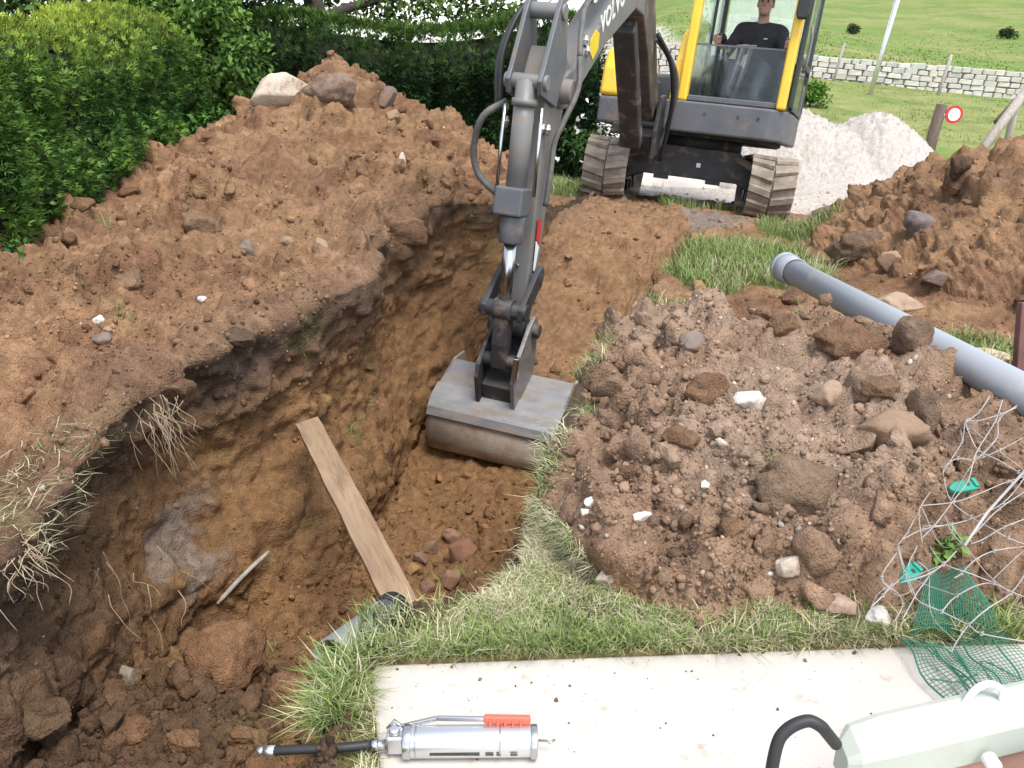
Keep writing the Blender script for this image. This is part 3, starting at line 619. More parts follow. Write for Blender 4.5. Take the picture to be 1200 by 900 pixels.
# bucket shell: a closed thick sheet following the back profile
BK = [(2.965, -1.86), (3.06, -1.92), (3.16, -1.98), (3.262, -2.055), (3.295, -2.115), (3.312, -2.21), (3.306, -2.31), (3.268, -2.385), (3.15, -2.45), (2.98, -2.50), (2.80, -2.48), (2.58, -2.40)]
BW = .43
def sheet(mb, prof, s0, s1, th, smooth=True):
    n = len(prof); P_ = [Vector((a, b_)) for a, b_ in prof]; inn = []
    for i in range(n):
        t = (P_[min(i + 1, n - 1)] - P_[max(i - 1, 0)]).normalized(); nn = Vector((-t.y, t.x)); inn.append(P_[i] - nn * th * -1 * -1)
    V = [B(a.x, s0, a.y) for a in P_] + [B(a.x, s1, a.y) for a in P_] + [B(a.x, s0, a.y) for a in inn] + [B(a.x, s1, a.y) for a in inn]; F = []
    for i in range(n - 1):
        F += [(i, i + 1, n + i + 1, n + i), (2 * n + i + 1, 2 * n + i, 3 * n + i, 3 * n + i + 1), (i + 1, i, 2 * n + i, 2 * n + i + 1), (n + i, n + i + 1, 3 * n + i + 1, 3 * n + i)]
    F += [(0, n, 3 * n, 2 * n), (n - 1, 3 * n - 1, 4 * n - 1, 2 * n - 1)]
    return mb.add(V, F, None, False)
d = MB(); sheet(d, BK[:4], -BW, BW, .016); up_ = d.build('bucket', M['silver'], ex)
d = MB(); sheet(d, BK[3:], -BW, BW, .016); be = d.build('bucket_belly', M['worn'], up_)
be.data.polygons.foreach_set('use_smooth', [len(p_.vertices) == 4 and True for p_ in be.data.polygons])
for s_ in (-BW, BW):
    d = MB(); side_plate(d, BK + [(2.62, -2.10), (2.80, -1.84)], s_ - (.016 if s_ > 0 else .0), s_ + (.0 if s_ > 0 else .016)); d.v = [tuple(v) for v in d.v]
    o = d.build('bucket_side', M['worn'], up_); o.scale = (1, 1, 1)
d = MB(); side_plate(d, [(3.17, -1.985), (3.27, -2.055), (3.303, -2.11), (3.316, -2.16), (3.328, -2.155), (3.316, -2.10), (3.28, -2.04), (3.18, -1.968)], -BW - .003, BW + .003); d.build('wear_strip', M['silver'], up_, .003)
for s_ in (-.118, .118):
    d = MB(); side_plate(d, [(2.98, -1.50), (3.06, -1.46), (3.14, -1.52), (3.26, -1.66), (3.33, -1.76), (3.34, -1.84), (3.24, -2.06), (3.17, -2.02), (2.95, -1.84), (2.96, -1.65)], s_ - .013, s_ + .013); d.build('bucket_ear', M['silver' if s_ > 0 else 'dark'], up_, .004)
d = MB(); side_plate(d, [(2.96, -1.60), (3.08, -1.74), (3.26, -1.90), (3.22, -2.0), (2.93, -1.76)], -.104, .104); d.build('ear_web', M['dark'], up_, .006)
d = MB(); d.box((-.045, -.003, -.02), (.045, .003, .02), Matrix.Translation(B(3.24, -.335, -2.045)) @ Matrix.Rotation(YC + SW, 4, 'Z') @ Matrix.Rotation(.78, 4, 'X')); d.build('maker_plate', M['white'], up_)
# hoses
def hose(pts, r, m_='hose', nm='hydraulic_hose'):
    q = MB(); q.tube(bez([B(*a) for a in pts], 6), r, 10); return q.build(nm, M[m_], ex)
hose([(3.30, -.13, -.22), (3.36, -.24, -.32), (3.30, -.30, -.50), (3.26, -.27, -.64), (3.26, -.14, -.74)], .02)
hose([(2.95, .16, .08), (3.0, .19, -.1), (3.08, .15, -.3), (3.10, .12, -.42), (3.12, .125, -.6), (3.12, .12, -.78)], .017)
hose([(2.2, .05, .62), (2.6, .06, .42), (2.85, .12, .25), (2.95, .16, .08)], .017)
hose([(2.2, -.04, .66), (2.7, -.09, .5), (3.05, -.17, .33), (3.2, -.22, .05), (3.22, -.2, -.25)], .016, 'black')
hose([(2.2, -.07, .64), (2.7, -.12, .48), (3.05, -.20, .29), (3.18, -.25, .02), (3.2, -.22, -.28)], .016, 'black')
hose([(-.1, .17, -.35), (-.05, .24, -.05), (.12, .26, .25), (.35, .2, .42), (.55, .125, .52)], .026)
hose([(-.1, .2, -.45), (.02, .24, -.2), (.2, .27, .1), (.42, .24, .36), (.6, .13, .55)], .02, 'black')
for k, s_ in enumerate((.045, .075)): hose([(1.4, s_, 1.02), (1.8, s_, .80), (2.2, s_, .62), (2.5, s_, .44)], .013, 'chrome', 'boom_pipe')
for r_, s_, z_ in ((3.30, -.13, -.22), (3.2, .10, -.32), (3.2, .07, -.32), (2.62, .11, .18), (2.62, .09, .24), (3.3, -.12, -.30)):
    q = MB(); q.tube([B(r_, s_, z_), B(r_ + .01, s_, z_ - .06)], .016, 6); q.tube([B(r_ + .003, s_, z_ - .015), B(r_ + .007, s_, z_ - .04)], .021, 6); q.build('hose_fitting', M['alu'], ex)
for r_, z_ in ((3.17, -.9), (3.12, -1.15)):
    q = MB(); q.tube([B(r_, 0, z_), B(r_ + .05, 0, z_)], .014, 8); q.build('grease_nipple', M['chrome'], ex)
# lettering and stickers on the boom's left flank
def letter(txt, r, z_, ang, size, m_, s_=.107):
    cu = bpy.data.curves.new('lettering', 'FONT'); cu.body = txt; cu.size = size; cu.extrude = .0015; cu.offset = .004; cu.space_character = 1.12; cu.materials.append(m_)
    tmp = bpy.data.objects.new('tmp', cu); me = bpy.data.meshes.new_from_object(tmp); bpy.data.objects.remove(tmp)
    me.materials.clear(); me.materials.append(m_); o = link('lettering', me, ex)
    xa = (-fwv * math.cos(ang) + Vector((0, 0, 1)) * math.sin(ang)).normalized(); za = sdv; ya = za.cross(xa); p_ = B(r, s_, z_)
    o.matrix_local = Matrix(((xa.x, ya.x, za.x, p_.x), (xa.y, ya.y, za.y, p_.y), (xa.z, ya.z, za.z, p_.z), (0, 0, 0, 1))); return o
letter('VOLVO', 2.34, .285, .50, .17, M['white'])
d = MB(); side_plate(d, [(2.36, .20), (2.46, .12), (2.56, .16), (2.57, .22), (2.47, .30), (2.38, .29)], .106, .109); d.build('warning_sticker', M['sticker'], ex)
d = MB(); side_plate(d, [(3.06, -.86), (3.13, -.86), (3.12, -.98), (3.05, -1.02)], .089, .092); d.build('reflector_sticker', M['red'], ex)
d = MB(); side_plate(d, [(3.05, -1.03), (3.12, -.99), (3.105, -1.17), (3.075, -1.18)], .089, .092); d.build('reflector_sticker', M['white'], ex)

# ------------------------------------------------------------------ foliage
def mesh_from_leaves(pos, axis, up, length, width, cols, fold=.25, fan=1, spread=.9):
    """every leaf is a folded diamond of four triangles' worth of faces (two quads); fan > 1 makes a spray of narrow leaves"""
    n = len(pos); Vs = []; Cs = []; ax0 = axis / np.maximum(np.linalg.norm(axis, axis=1, keepdims=True), 1e-6)
    sd = np.cross(ax0, up); sd /= np.maximum(np.linalg.norm(sd, axis=1, keepdims=True), 1e-6); nn = np.cross(sd, ax0)
    for k in range(fan):
        a = (k - (fan - 1) / 2) / max(fan - 1, 1) * 2 * spread if fan > 1 else 0.
        a = a + rng.normal(0, .15, n)[:, None] if fan > 1 else np.full((n, 1), 0.)
        d = ax0 * np.cos(a) + sd * np.sin(a); e = sd * np.cos(a) - ax0 * np.sin(a); L = (length * (1 - .25 * abs(k - (fan - 1) / 2)))[:, None] if fan > 1 else length[:, None]; W = width[:, None]
        m_ = pos + d * L * .5; t = pos + d * L - nn * L * .12
        Vs.append(np.stack([pos, m_ + e * W + nn * W * fold, t, m_ - e * W + nn * W * fold], 1)); Cs.append(np.repeat(cols[:, None], 4, 1) * np.array([.85, 1, 1.1, 1])[None, :, None])
    V = np.concatenate(Vs).reshape(-1, 3); Cc = np.concatenate(Cs).reshape(-1, 3); F = np.arange(len(V)).reshape(-1, 4)
    F = np.concatenate([F[:, [0, 1, 2]], F[:, [0, 2, 3]]])
    return V, F, Cc
def hedge(name, pts, height, depth, n, tone, label, colspace=.55, ln=.07, lean=0., top_tone=None):
    """a clipped conifer hedge along a ground line: dark twiggy body inside, sprays of scale leaves over it"""
    pts = np.array(pts, float); seg = np.diff(pts, axis=0); sl = np.linalg.norm(seg, axis=1); cum = np.concatenate([[0], np.cumsum(sl)]); L = cum[-1]
    root = empty(name, (pts[0][0], pts[0][1], 0)); off = np.array([pts[0][0], pts[0][1], 0])
    tag(root, label, 'hedge')
    def at(s):
        i = np.clip(np.searchsorted(cum, s, side='right') - 1, 0, len(seg) - 1); t = (s - cum[i]) / sl[i]
        b = pts[i] + seg[i] * t[:, None]; d = seg[i] / sl[i][:, None]; return b, np.stack([-d[:, 1], d[:, 0]], 1)
    # outline of the cross-section: front face up, rounded shoulder, top
    def surf(s, h, inset=0.):
        b, nr = at(s); r_ = .22
        gz = z_bank(b[:, 0], b[:, 1]); ht = height + .06 * np.sin(s * 2.1) + .05 * vnoise(np.stack([s * 1.3, s * 0, s * 0 + 3], 1), 4)
        front = h < .72; t = np.where(front, h / .72, (h - .72) / .28)
        zz = np.where(front, t * (ht - r_), ht - r_ + r_ * np.sin(t * 1.57)); back = np.where(front, .05 * t, .05 + t * depth * .9 * (.4 + .6 * t))
        zz = np.where(front, zz, ht - r_ + (r_ + .1) * np.sin(np.clip(t * 1.8, 0, 1) * 1.57))
        col_ = np.abs(np.sin(np.pi * s / colspace + .6 * np.sin(s * 3.1))) ** .6
        bump = -.24 * (1 - col_) * (h < .86) - .05 + .11 * vnoise(np.stack([s * 3.5, h * 4.5, s * 0], 1), 8)
        o_ = b + nr * (bump - back - inset)[:, None]; zt = np.where(h < .02, 0, 1) * 0 + gz + zz * np.clip((ht - gz) / ht, .2, 2)
        return np.stack([o_[:, 0], o_[:, 1], zt - inset * (h > .7)], 1), nr, col_
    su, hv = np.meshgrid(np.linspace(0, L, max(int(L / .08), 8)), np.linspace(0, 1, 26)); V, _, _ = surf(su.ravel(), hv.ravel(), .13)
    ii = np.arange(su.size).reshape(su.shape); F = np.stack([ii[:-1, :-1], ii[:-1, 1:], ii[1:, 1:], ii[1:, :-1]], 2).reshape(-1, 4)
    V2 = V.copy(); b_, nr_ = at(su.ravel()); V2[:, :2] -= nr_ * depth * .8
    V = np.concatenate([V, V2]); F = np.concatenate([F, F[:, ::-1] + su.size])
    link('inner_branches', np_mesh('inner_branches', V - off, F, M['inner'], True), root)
    s_ = rng.uniform(0, L, n); h_ = rng.uniform(0, 1, n) ** .9
    P_, nr, cl = surf(s_, h_); P_ += rng.normal(0, .022, P_.shape)
    n3 = np.stack([nr[:, 0], nr[:, 1], np.zeros(n)], 1)
    outw = n3 * np.clip(1.2 - h_, .1, 1)[:, None] + np.array([0, 0, 1.]) * (.35 + .9 * (h_ > .72))[:, None] + rng.normal(0, .45, (n, 3))
    upv = rng.normal(0, 1, (n, 3)) * .6 + np.array([0, 0, 1.])
    tip = sst(-.3, .6, vnoise(P_ * 5, 6) + .5 * rng.normal(size=n)) * (.35 + .65 * cl)
    c = np.array(tone[0]) * (1 - tip)[:, None] + np.array(tone[1]) * tip[:, None]
    tt = sst(.66, .93, h_ + rng.normal(0, .06, n))[:, None]
    c = c * (1 - tt) + np.array(top_tone or tone[1]) * tt; c = c * (.75 + .5 * rng.random(n))[:, None]
    V, F, Cc = mesh_from_leaves(P_ - off, outw, upv, rng.uniform(.6, 1.2, n) * ln, rng.uniform(.05, .095, n) * ln, c, .2, 4, .8)
    link('foliage', np_mesh('foliage', V, F, M['leaf'], False, Cc), root)
    for k in range(int(L / colspace)):
        b, nr = at(np.array([(k + .5) * colspace])); q = b[0] - nr[0] * depth * .45; g_ = z_bank(q[None, 0], q[None, 1])[0]
        t_ = MB(); t_.tube([(q[0] - off[0], q[1] - off[1], g_ - .1), (q[0] - off[0] + .02, q[1] - off[1], g_ + height * .5), (q[0] - off[0], q[1] - off[1], g_ + height * .9)], [.035, .03, .012], 7); t_.v = [(a_, b2, min(c_, height - .3)) for a_, b2, c_ in t_.v]; t_.build('stem', M['bark'], root)
    return root
hedge('hedge', [(-2.6, 7.55), (-2.52, 6.6), (-2.42, 5.5), (-2.38, 4.0), (-2.4, 2.4), (-2.5, 1.2)], 1.30, .8, 47000, ((.044, .105, .023), (.14, .25, .046)), 'clipped green conifer hedge with a bright yellow-green top, beside the tall spoil heap', .52, .056, top_tone=(.27, .34, .045))
hedge('hedge', [(1.15, 10.3), (.2, 10.15), (-1.5, 10.2), (-3.9, 10.0)], 1.36, .8, 17000, ((.013, .040, .012), (.032, .080, .018)), 'dark green hedge running behind the peak of the tall spoil heap', .7, .10, top_tone=(.09, .16, .03))

def clumps(centres, radii, n, tone, size, out=.0, flat=.75, fan=1):
    centres = np.array(centres); k = rng.choice(len(centres), n, p=np.array(radii) ** 2 / (np.array(radii) ** 2).sum()); r = np.array(radii)[k]
    d = rng.normal(size=(n, 3)); d /= np.linalg.norm(d, axis=1)[:, None]
    rr = r * rng.random(n) ** .45; P_ = centres[k] + d * rr[:, None] * np.array([1, 1, flat])
    ax = d * .6 + rng.normal(0, .6, (n, 3)) + np.array([0, 0, -.25]); upv = rng.normal(0, .6, (n, 3)) + np.array([0, 0, 1.])
    t = np.clip(rng.normal(.45, .3, n) + .35 * vnoise(P_ * 2.5, 3), 0, 1)[:, None]
    c = np.array(tone[0]) * (1 - t) + np.array(tone[1]) * t
    return mesh_from_leaves(P_, ax, upv, rng.uniform(.6, 1.3, n) * size, rng.uniform(.22, .36, n) * size, c, .3, fan)
def tree(name, label, cat, base, trunk, branches, cl, rad, n, tone, size, tr=.1, group=None):
    root = empty(name, base); tag(root, label, cat, group)
    if trunk:
        t = MB(); m_ = len(trunk); t.tube(bez(trunk, 4), [tr * (1 - .6 * i / (4 * (m_ - 1))) for i in range(4 * (m_ - 1) + 1)], 10); o = t.build('trunk', M['bark'], root)
        for b_ in branches:
            t = MB(); t.tube(bez(b_, 4), [tr * .38 * (1 - .75 * i / (4 * (len(b_) - 1))) for i in range(4 * (len(b_) - 1) + 1)], 7); t.build('limb', M['bark'], root)
    V, F, Cc = clumps(cl, rad, n, tone, size)
    link('crown', np_mesh('crown', V, F, M['leaf'], False, Cc), root); return root
rr = random.Random(3)
def cloud(cx, cy, cz, sx, sy, sz, n, r0, r1): return [(cx + rr.uniform(-sx, sx), cy + rr.uniform(-sy, sy), cz + rr.uniform(-sz, sz)) for _ in range(n)], [rr.uniform(r0, r1) for _ in range(n)]
# the tree whose trunk stands behind the heap
c1, r1 = cloud(.5, 1.0, 3.2, 1.9, 1.0, .8, 60, .35, .6); c2, r2 = cloud(1.6, .2, 1.85, 1.0, .6, .24, 30, .18, .32); c3, r3 = cloud(-.2, 1.2, 2.0, .9, .4, .4, 14, .25, .4)
tree('broadleaf_tree', 'tree with a dark bare trunk rising behind the peak of the tall spoil heap', 'tree', (-2.40, 11.6, -.15), [(0, 0, 0), (-.02, 0, .7), (-.08, .05, 1.5), (-.18, .05, 2.3), (-.1, .1, 3.1)],
     [[(-.1, .02, 1.7), (.5, .1, 1.9), (1.3, .2, 2.05), (2.0, .3, 2.0)], [(-.12, .05, 1.9), (-.6, .5, 2.3), (-1.0, .8, 2.6)], [(-.15, .05, 2.3), (.5, .3, 2.7), (1.2, .4, 3.0)], [(-.15, .1, 2.4), (-.4, .1, 2.9), (-.9, .2, 3.2)]],
     c1 + c2 + c3, r1 + r2 + r3, 14000, ((.03, .065, .015), (.12, .19, .04)), .10, .2)
c1, r1 = cloud(-.15, 0, 1.2, .65, .35, .75, 46, .16, .34)
tree('leafy_bush', 'light green leafy bush in the corner where the two hedges meet', 'bush', (-3.25, 9.55, -.1), [(0, 0, 0), (.03, 0, .5), (.0, 0, 1.2)], [[(0, 0, .4), (.3, .1, .9), (.5, .1, 1.4)], [(0, 0, .4), (-.3, .1, .9), (-.5, 0, 1.5)]], c1, r1, 8500, ((.045, .10, .02), (.16, .28, .05)), .085, .04)
c1, r1 = cloud(0, 0, 2.1, 1.3, .6, .95, 50, .3, .55)
tree('dark_tree', 'dark dense tree standing behind the bright-topped hedge', 'tree', (-3.9, 10.9, -.1), [(0, 0, 0), (.05, 0, .9), (0, 0, 2.0), (0, 0, 2.9)], [[(0, 0, 1.0), (.5, .1, 1.5), (.9, .1, 1.9)], [(0, 0, 1.2), (-.5, .1, 1.7), (-.9, 0, 2.2)]], c1, r1, 7000, ((.014, .035, .010), (.04, .085, .02)), .10, .10)
c1, r1 = cloud(0, 0, .16, .12, .1, .14, 9, .05, .1)
tree('young_shrub', 'small light green shrub at the left foot of the tall spoil heap', 'shrub', (-2.42, 7.0, .42), [(0, 0, -.1), (.01, 0, .15), (0, 0, .3)], [], c1, r1, 420, ((.04, .10, .02), (.09, .20, .035)), .055, .012)
c1, r1 = cloud(0, 0, .06, .13, .12, .05, 8, .03, .06)
tree('young_shrub', 'low nettle-like weed where the soil meets the hedge foot', 'weed', (-2.32, 3.95, .2), [(0, 0, -.1), (.01, 0, .05), (0, 0, .12)], [], c1, r1, 220, ((.04, .11, .03), (.09, .22, .05)), .045, .008)
c1, r1 = cloud(0, 0, 1.65, 1.9, .6, .95, 85, .35, .55)
tree('dark_tree', 'dark green tree hiding the sky at the far left behind the bright-topped hedge', 'tree', (-5.9, 9.6, -.1), [(0, 0, 0), (.05, 0, .9), (0, 0, 2.0), (0, 0, 2.9)], [[(0, 0, 1.0), (.5, .1, 1.5), (1.1, .1, 1.9)], [(0, 0, 1.2), (-.5, .1, 1.7), (-1.1, 0, 2.2)]], c1, r1, 14000, ((.018, .045, .012), (.055, .11, .025)), .10, .10)
# flowering shrub beside the machine
c1, r1 = cloud(0, 0, .42, .34, .25, .3, 22, .1, .2)
fl = tree('flowering_shrub', 'shrub with white blossoms between the dark hedge and the excavator', 'shrub', (1.02, 9.95, -.32), [(0, 0, -.1), (.02, 0, .25), (0, 0, .5)], [[(0, 0, .2), (.2, 0, .4), (.3, 0, .6)], [(0, 0, .2), (-.2, .05, .45), (-.3, 0, .6)]], c1, r1, 2200, ((.03, .07, .02), (.08, .16, .04)), .06, .02)
n = 46; P_ = np.array([0, -.1, .5]) + rng.normal(0, 1, (n, 3)) * np.array([.22, .16, .2]); V, F, Cc = mesh_from_leaves(P_, rng.normal(size=(n, 3)), rng.normal(size=(n, 3)), np.full(n, .05), np.full(n, .024), np.ones((n, 3)), .2, 3)
tag(link('blossoms', np_mesh('blossoms', V, F, M['petal'], False), fl), kind='stuff')
P_ = np.array([[-.62, 9.75, .42], [-.56, 9.75, .43], [-.3, 9.8, .2], [-.35, 9.78, .24]])
for i, q in enumerate(P_[:1]):
    pl = empty('wild_flower', (q[0], q[1], 0)); tag(pl, 'white wild flower in front of the dark hedge', 'flower')
    t = MB(); t.tube([(0, 0, -.2), (.01, 0, .2), (0, -.02, q[2])], .004, 5); t.build('stem', M['grass'] if False else M['greennet'], pl)
    k = 9; a = np.arange(k) * 2 * np.pi / k; V, F, Cc = mesh_from_leaves(np.tile((0, -.03, q[2]), (k, 1)), np.stack([np.cos(a), np.full(k, -.35), np.sin(a)], 1), np.tile((0, -1., 0), (k, 1)), np.full(k, .035), np.full(k, .011), np.ones((k, 3)))
    link('blossom', np_mesh('blossom', V, F, M['petal'], False), pl)
for i, (bx_, by_, r_, lab) in enumerate([(6.35, 18.6, .42, 'bright green bush in the meadow beside the cab door'), (18.6, 49, .42, 'small dark bush on the hillside above the leaning metal pole'), (27.6, 50, .5, 'dark bush on the hillside at the far right top'), (12.6, 47, .25, 'tiny shrub on the hillside to the left of the dark hillside bush')]):
    c1, r1 = cloud(0, 0, r_ * .7, r_ * .6, r_ * .4, r_ * .35, 16, r_ * .35, r_ * .5)
    tn = ((.05, .13, .02), (.14, .26, .04)) if i == 0 else ((.03, .05, .025), (.07, .09, .04))
    tree('meadow_bush', lab, 'bush', (bx_, by_, float(z_bank(np.array([bx_]), np.array([by_]))[0])), [(0, 0, -.1), (0, 0, r_ * .5), (0, 0, r_)], [], c1, r1, 1500, tn, r_ * .2, .03)

# ------------------------------------------------------------------ things in the distance
def gz(x_, y_): return float(z_bank(np.array([float(x_)]), np.array([float(y_)]))[0])
def gravel():
    n = 150; a = np.linspace(2.2, 6.3, n); b = np.linspace(10.4, 13.4, 110); X, Y = np.meshgrid(a, b); q = np.stack([X.ravel(), Y.ravel(), 0 * X.ravel()], 1)
    h1 = heap(q[:, 0], q[:, 1], 3.65, 11.7, 1.35, 1.25, 1.3, 1.2, .82, 2.4, 'dome'); h2 = heap(q[:, 0], q[:, 1], 4.85, 11.6, .85, 1.05, 1.2, 1.3, .74, 2.0, 'dome'); h3 = heap(q[:, 0], q[:, 1], 4.2, 11.6, 1.3, 1.3, 1.2, 1.2, .62, 2.2, 'dome')
    h = np.maximum.reduce([h1, h2, h3]); g = z_bank(q[:, 0], q[:, 1]); q[:, 2] = g + h + (.05 * fbm(q * 2.4, 3, 3) + .03 * fbm(q * 9, 3, 4) + .02 * rng.normal(size=len(q))) * sst(0, .15, h) - .07 * (h <= 0)
    ii = np.arange(n * 110).reshape(110, n); F = np.stack([ii[:-1, :-1], ii[:-1, 1:], ii[1:, 1:], ii[1:, :-1]], 2).reshape(-1, 4); F = F[(h[F] > 0).any(1)]
    u_, inv = np.unique(F.ravel(), return_inverse=True)
    tag(link('gravel_pile', np_mesh('gravel_pile', q[u_], inv.reshape(-1, 4), M['gravel'], True)), 'pale double-humped gravel pile behind the excavator on the right', 'gravel pile')
gravel()
# dry stone wall
wall_o = empty('stone_wall', (9, 26, 0)); tag(wall_o, 'low pale stone wall across the grass slope', 'wall')
wx = np.linspace(2.2, 27, 80); topz = lambda x_: 1.05 - .076 * (x_ - 8.7)
wy = lambda x_: 26.0 + .02 * (x_ - 9)
core = MB()
for i in range(len(wx) - 1):
    x0, x1 = wx[i], wx[i + 1]; core.add([(x0 - 9, wy(x0) + .08 - 26, -1.2), (x1 - 9, wy(x1) + .08 - 26, -1.2), (x1 - 9, wy(x1) + .5 - 26, -1.2), (x0 - 9, wy(x0) + .5 - 26, -1.2),
        (x0 - 9, wy(x0) + .08 - 26, topz(x0) - .06), (x1 - 9, wy(x1) + .08 - 26, topz(x1) - .06), (x1 - 9, wy(x1) + .5 - 26, topz(x1) - .06), (x0 - 9, wy(x0) + .5 - 26, topz(x0) - .06)], [(4, 5, 6, 7), (0, 1, 5, 4), (2, 3, 7, 6)])
core.build('wall_core', M['mortar'], wall_o)
def stone_mesh(k, sub=2, rough=.18, seed=0, planes=3):
    bm = bmesh.new(); bmesh.ops.create_icosphere(bm, subdivisions=sub, radius=1); V = np.array([v.co[:] for v in bm.verts]); F = np.array([[v.index for v in f.verts] for f in bm.faces]); bm.free()
    r_ = 1 + rough * fbm(V * 1.1 + seed * 7.7, 2, seed) * 2 + rough * .5 * fbm(V * 3.2 + seed, 2, seed + 3); V = V * r_[:, None]
    lr = np.random.default_rng(seed)
    for _ in range(planes):
        d = lr.normal(size=3); d /= np.linalg.norm(d); off = lr.uniform(.52, .82); ex_ = V @ d - off; V = V - np.outer(np.clip(ex_, 0, None) * .9, d)
    return V, F
def block_mesh(seed):
    lr = np.random.default_rng(seed); V = np.array([(sx, sy, sz) for sz in (-1, 1) for sy in (-1, 1) for sx in (-1, 1)], float) * .5 * lr.uniform(.82, 1.0, (8, 3)); f = [(0, 2, 3, 1), (4, 5, 7, 6), (0, 1, 5, 4), (1, 3, 7, 5), (3, 2, 6, 7), (2, 0, 4, 6)]
    bm = bmesh.new(); vs = [bm.verts.new(v) for v in V]; [bm.faces.new([vs[i] for i in q]) for q in f]
    bmesh.ops.bevel(bm, geom=bm.edges[:], offset=.09, segments=1, affect='EDGES'); me = bpy.data.meshes.new('stone'); bm.to_mesh(me); bm.free()
    c = np.array((.54, .51, .47)) * lr.uniform(.85, 1.12) * (1 + .02 * lr.normal(size=3)); at_ = me.color_attributes.new('col', 'FLOAT_COLOR', 'POINT'); at_.data.foreach_set('color', np.tile((*c, 1), len(me.vertices)).astype(np.float32)); me.materials.append(M['wallstone']); return me
BLK = [block_mesh(k) for k in range(16)]
cnt = 0; extra = MB(); r5 = random.Random(5)
for row in range(6):
    x_ = 2.3 + r5.random() * .2
    while x_ < 26.8:
        w_ = r5.uniform(.22, .46); h_ = .165; zc = topz(x_) - .08 - row * .155 + r5.uniform(-.015, .015)
        inview = x_ > 7.6 and x_ < 16.6 and zc > gz(x_, 25.9) - .1
        if zc > gz(x_, 25.9) - .15:
            if inview and cnt < 300 or (not inview and False):
                o = link('stone', r5.choice(BLK), wall_o); o.location = (x_ + w_ / 2 - 9, wy(x_) - 26 + r5.uniform(-.02, .03) + .06, zc); o.scale = (w_ * 1.02, .26, h_ * r5.uniform(.85, 1.1)); o.rotation_euler = (0, r5.uniform(-.05, .05) + .07, 0); cnt += 1
            else:
                s_ = MB(); me = BLK[r5.randrange(16)]; Mx = Matrix.Translation((x_ + w_ / 2 - 9, wy(x_) - 26 + .06, zc)) @ Matrix.Diagonal((w_, .26, h_, 1)); extra.add([v.co[:] for v in me.vertices], [tuple(p_.vertices) for p_ in me.polygons], Mx)
        x_ += w_ + .01
ex_o = extra.build('wall_stones', M['mortar'], wall_o); ex_o['kind'] = 'stuff'
# posts and poles
def post(name, label, cat, a, b_, r_, m_, group=None, n=10, tip=1.):
    o = MB(); a = Vector(a); b_ = Vector(b_); o.tube([(0, 0, 0), tuple((b_ - a) * .5), tuple(b_ - a)], [r_, r_ * (1 + tip) / 2, r_ * tip], n); e = o.build(name, M[m_], None); e.location = a; return tag(e, label, cat, group)
post('metal_pole', 'tall pale leaning metal pole standing in the meadow before the stone wall', 'pole', (8.62, 21.17, gz(8.62, 21.17) - .2), (9.75, 22.4, 4.2), .06, 'alu')
post('fence_post', 'thin pale fence post right of the tall leaning pole, before the stone wall', 'post', (11.15, 23.0, gz(11.15, 23) - .2), (11.4, 23.1, gz(11.15, 23) + 1.0), .045, 'oldwood')
post('fence_post', 'thin faint fence post at the stone wall just right of the cab', 'post', (9.2, 25.3, gz(9.2, 25.3) - .2), (9.4, 25.3, gz(9.2, 25.3) + 1.0), .035, 'oldwood')
post('fence_post', 'slim pale pole on the hillside seen left of the cab', 'post', (5.0, 25.2, gz(5.0, 25.2) - .2), (5.45, 25.4, gz(5.0, 25.2) + 2.6), .04, 'alu')
post('wooden_post', 'square-topped wooden post end sticking up behind the dark hedge', 'post', (-.30, 11.9, -.6), (-.30, 11.95, 1.47), .075, 'darkwood', n=4)
sg = empty('sign_post', (6.1, 12.55, gz(6.1, 12.55))); tag(sg, 'short dark wooden post carrying a round white sign with red rim', 'sign')
d = MB(); d.tube([(0, 0, -.2), (.05, .02, .40), (.10, .02, .80)], [.085, .08, .078], 9); d.build('post', M['darkwood'], sg, .01)
d = MB(); d.tube([(.265, -.05, .66), (.265, -.035, .66)], .125, 28); sd_ = d.build('sign_disc', M['red'], sg)
d = MB(); d.tube([(.265, -.054, .66), (.265, -.050, .66)], .088, 28); d.build('sign_face', M['white'], sd_)
d = MB(); d.box((.08, -.04, .64), (.27, -.02, .68)); d.build('sign_bracket', M['alu'], sg)
post('fence_rail', 'pale peeled log rail sloping down to the grass at the far right edge', 'rail', (6.45, 11.95, gz(6.45, 11.95) + .03), (7.75, 12.95, .92), .062, 'oldwood', tip=1.15)
post('fence_rail', 'dark log rail above the pale one at the far right edge', 'rail', (7.0, 12.5, .22), (7.9, 13.0, 1.02), .05, 'darkwood')
post('wooden_post', 'short grey upright post under the sloping log rails', 'post', (7.35, 12.75, gz(7.35, 12.75) - .2), (7.37, 12.75, .55), .05, 'oldwood')
post('fence_rail', 'thin dark stick lying in the grass below the pale log rail', 'stick', (6.2, 11.75, gz(6.2, 11.75) + .04), (6.6, 12.0, gz(6.6, 12) + .09), .02, 'darkwood')

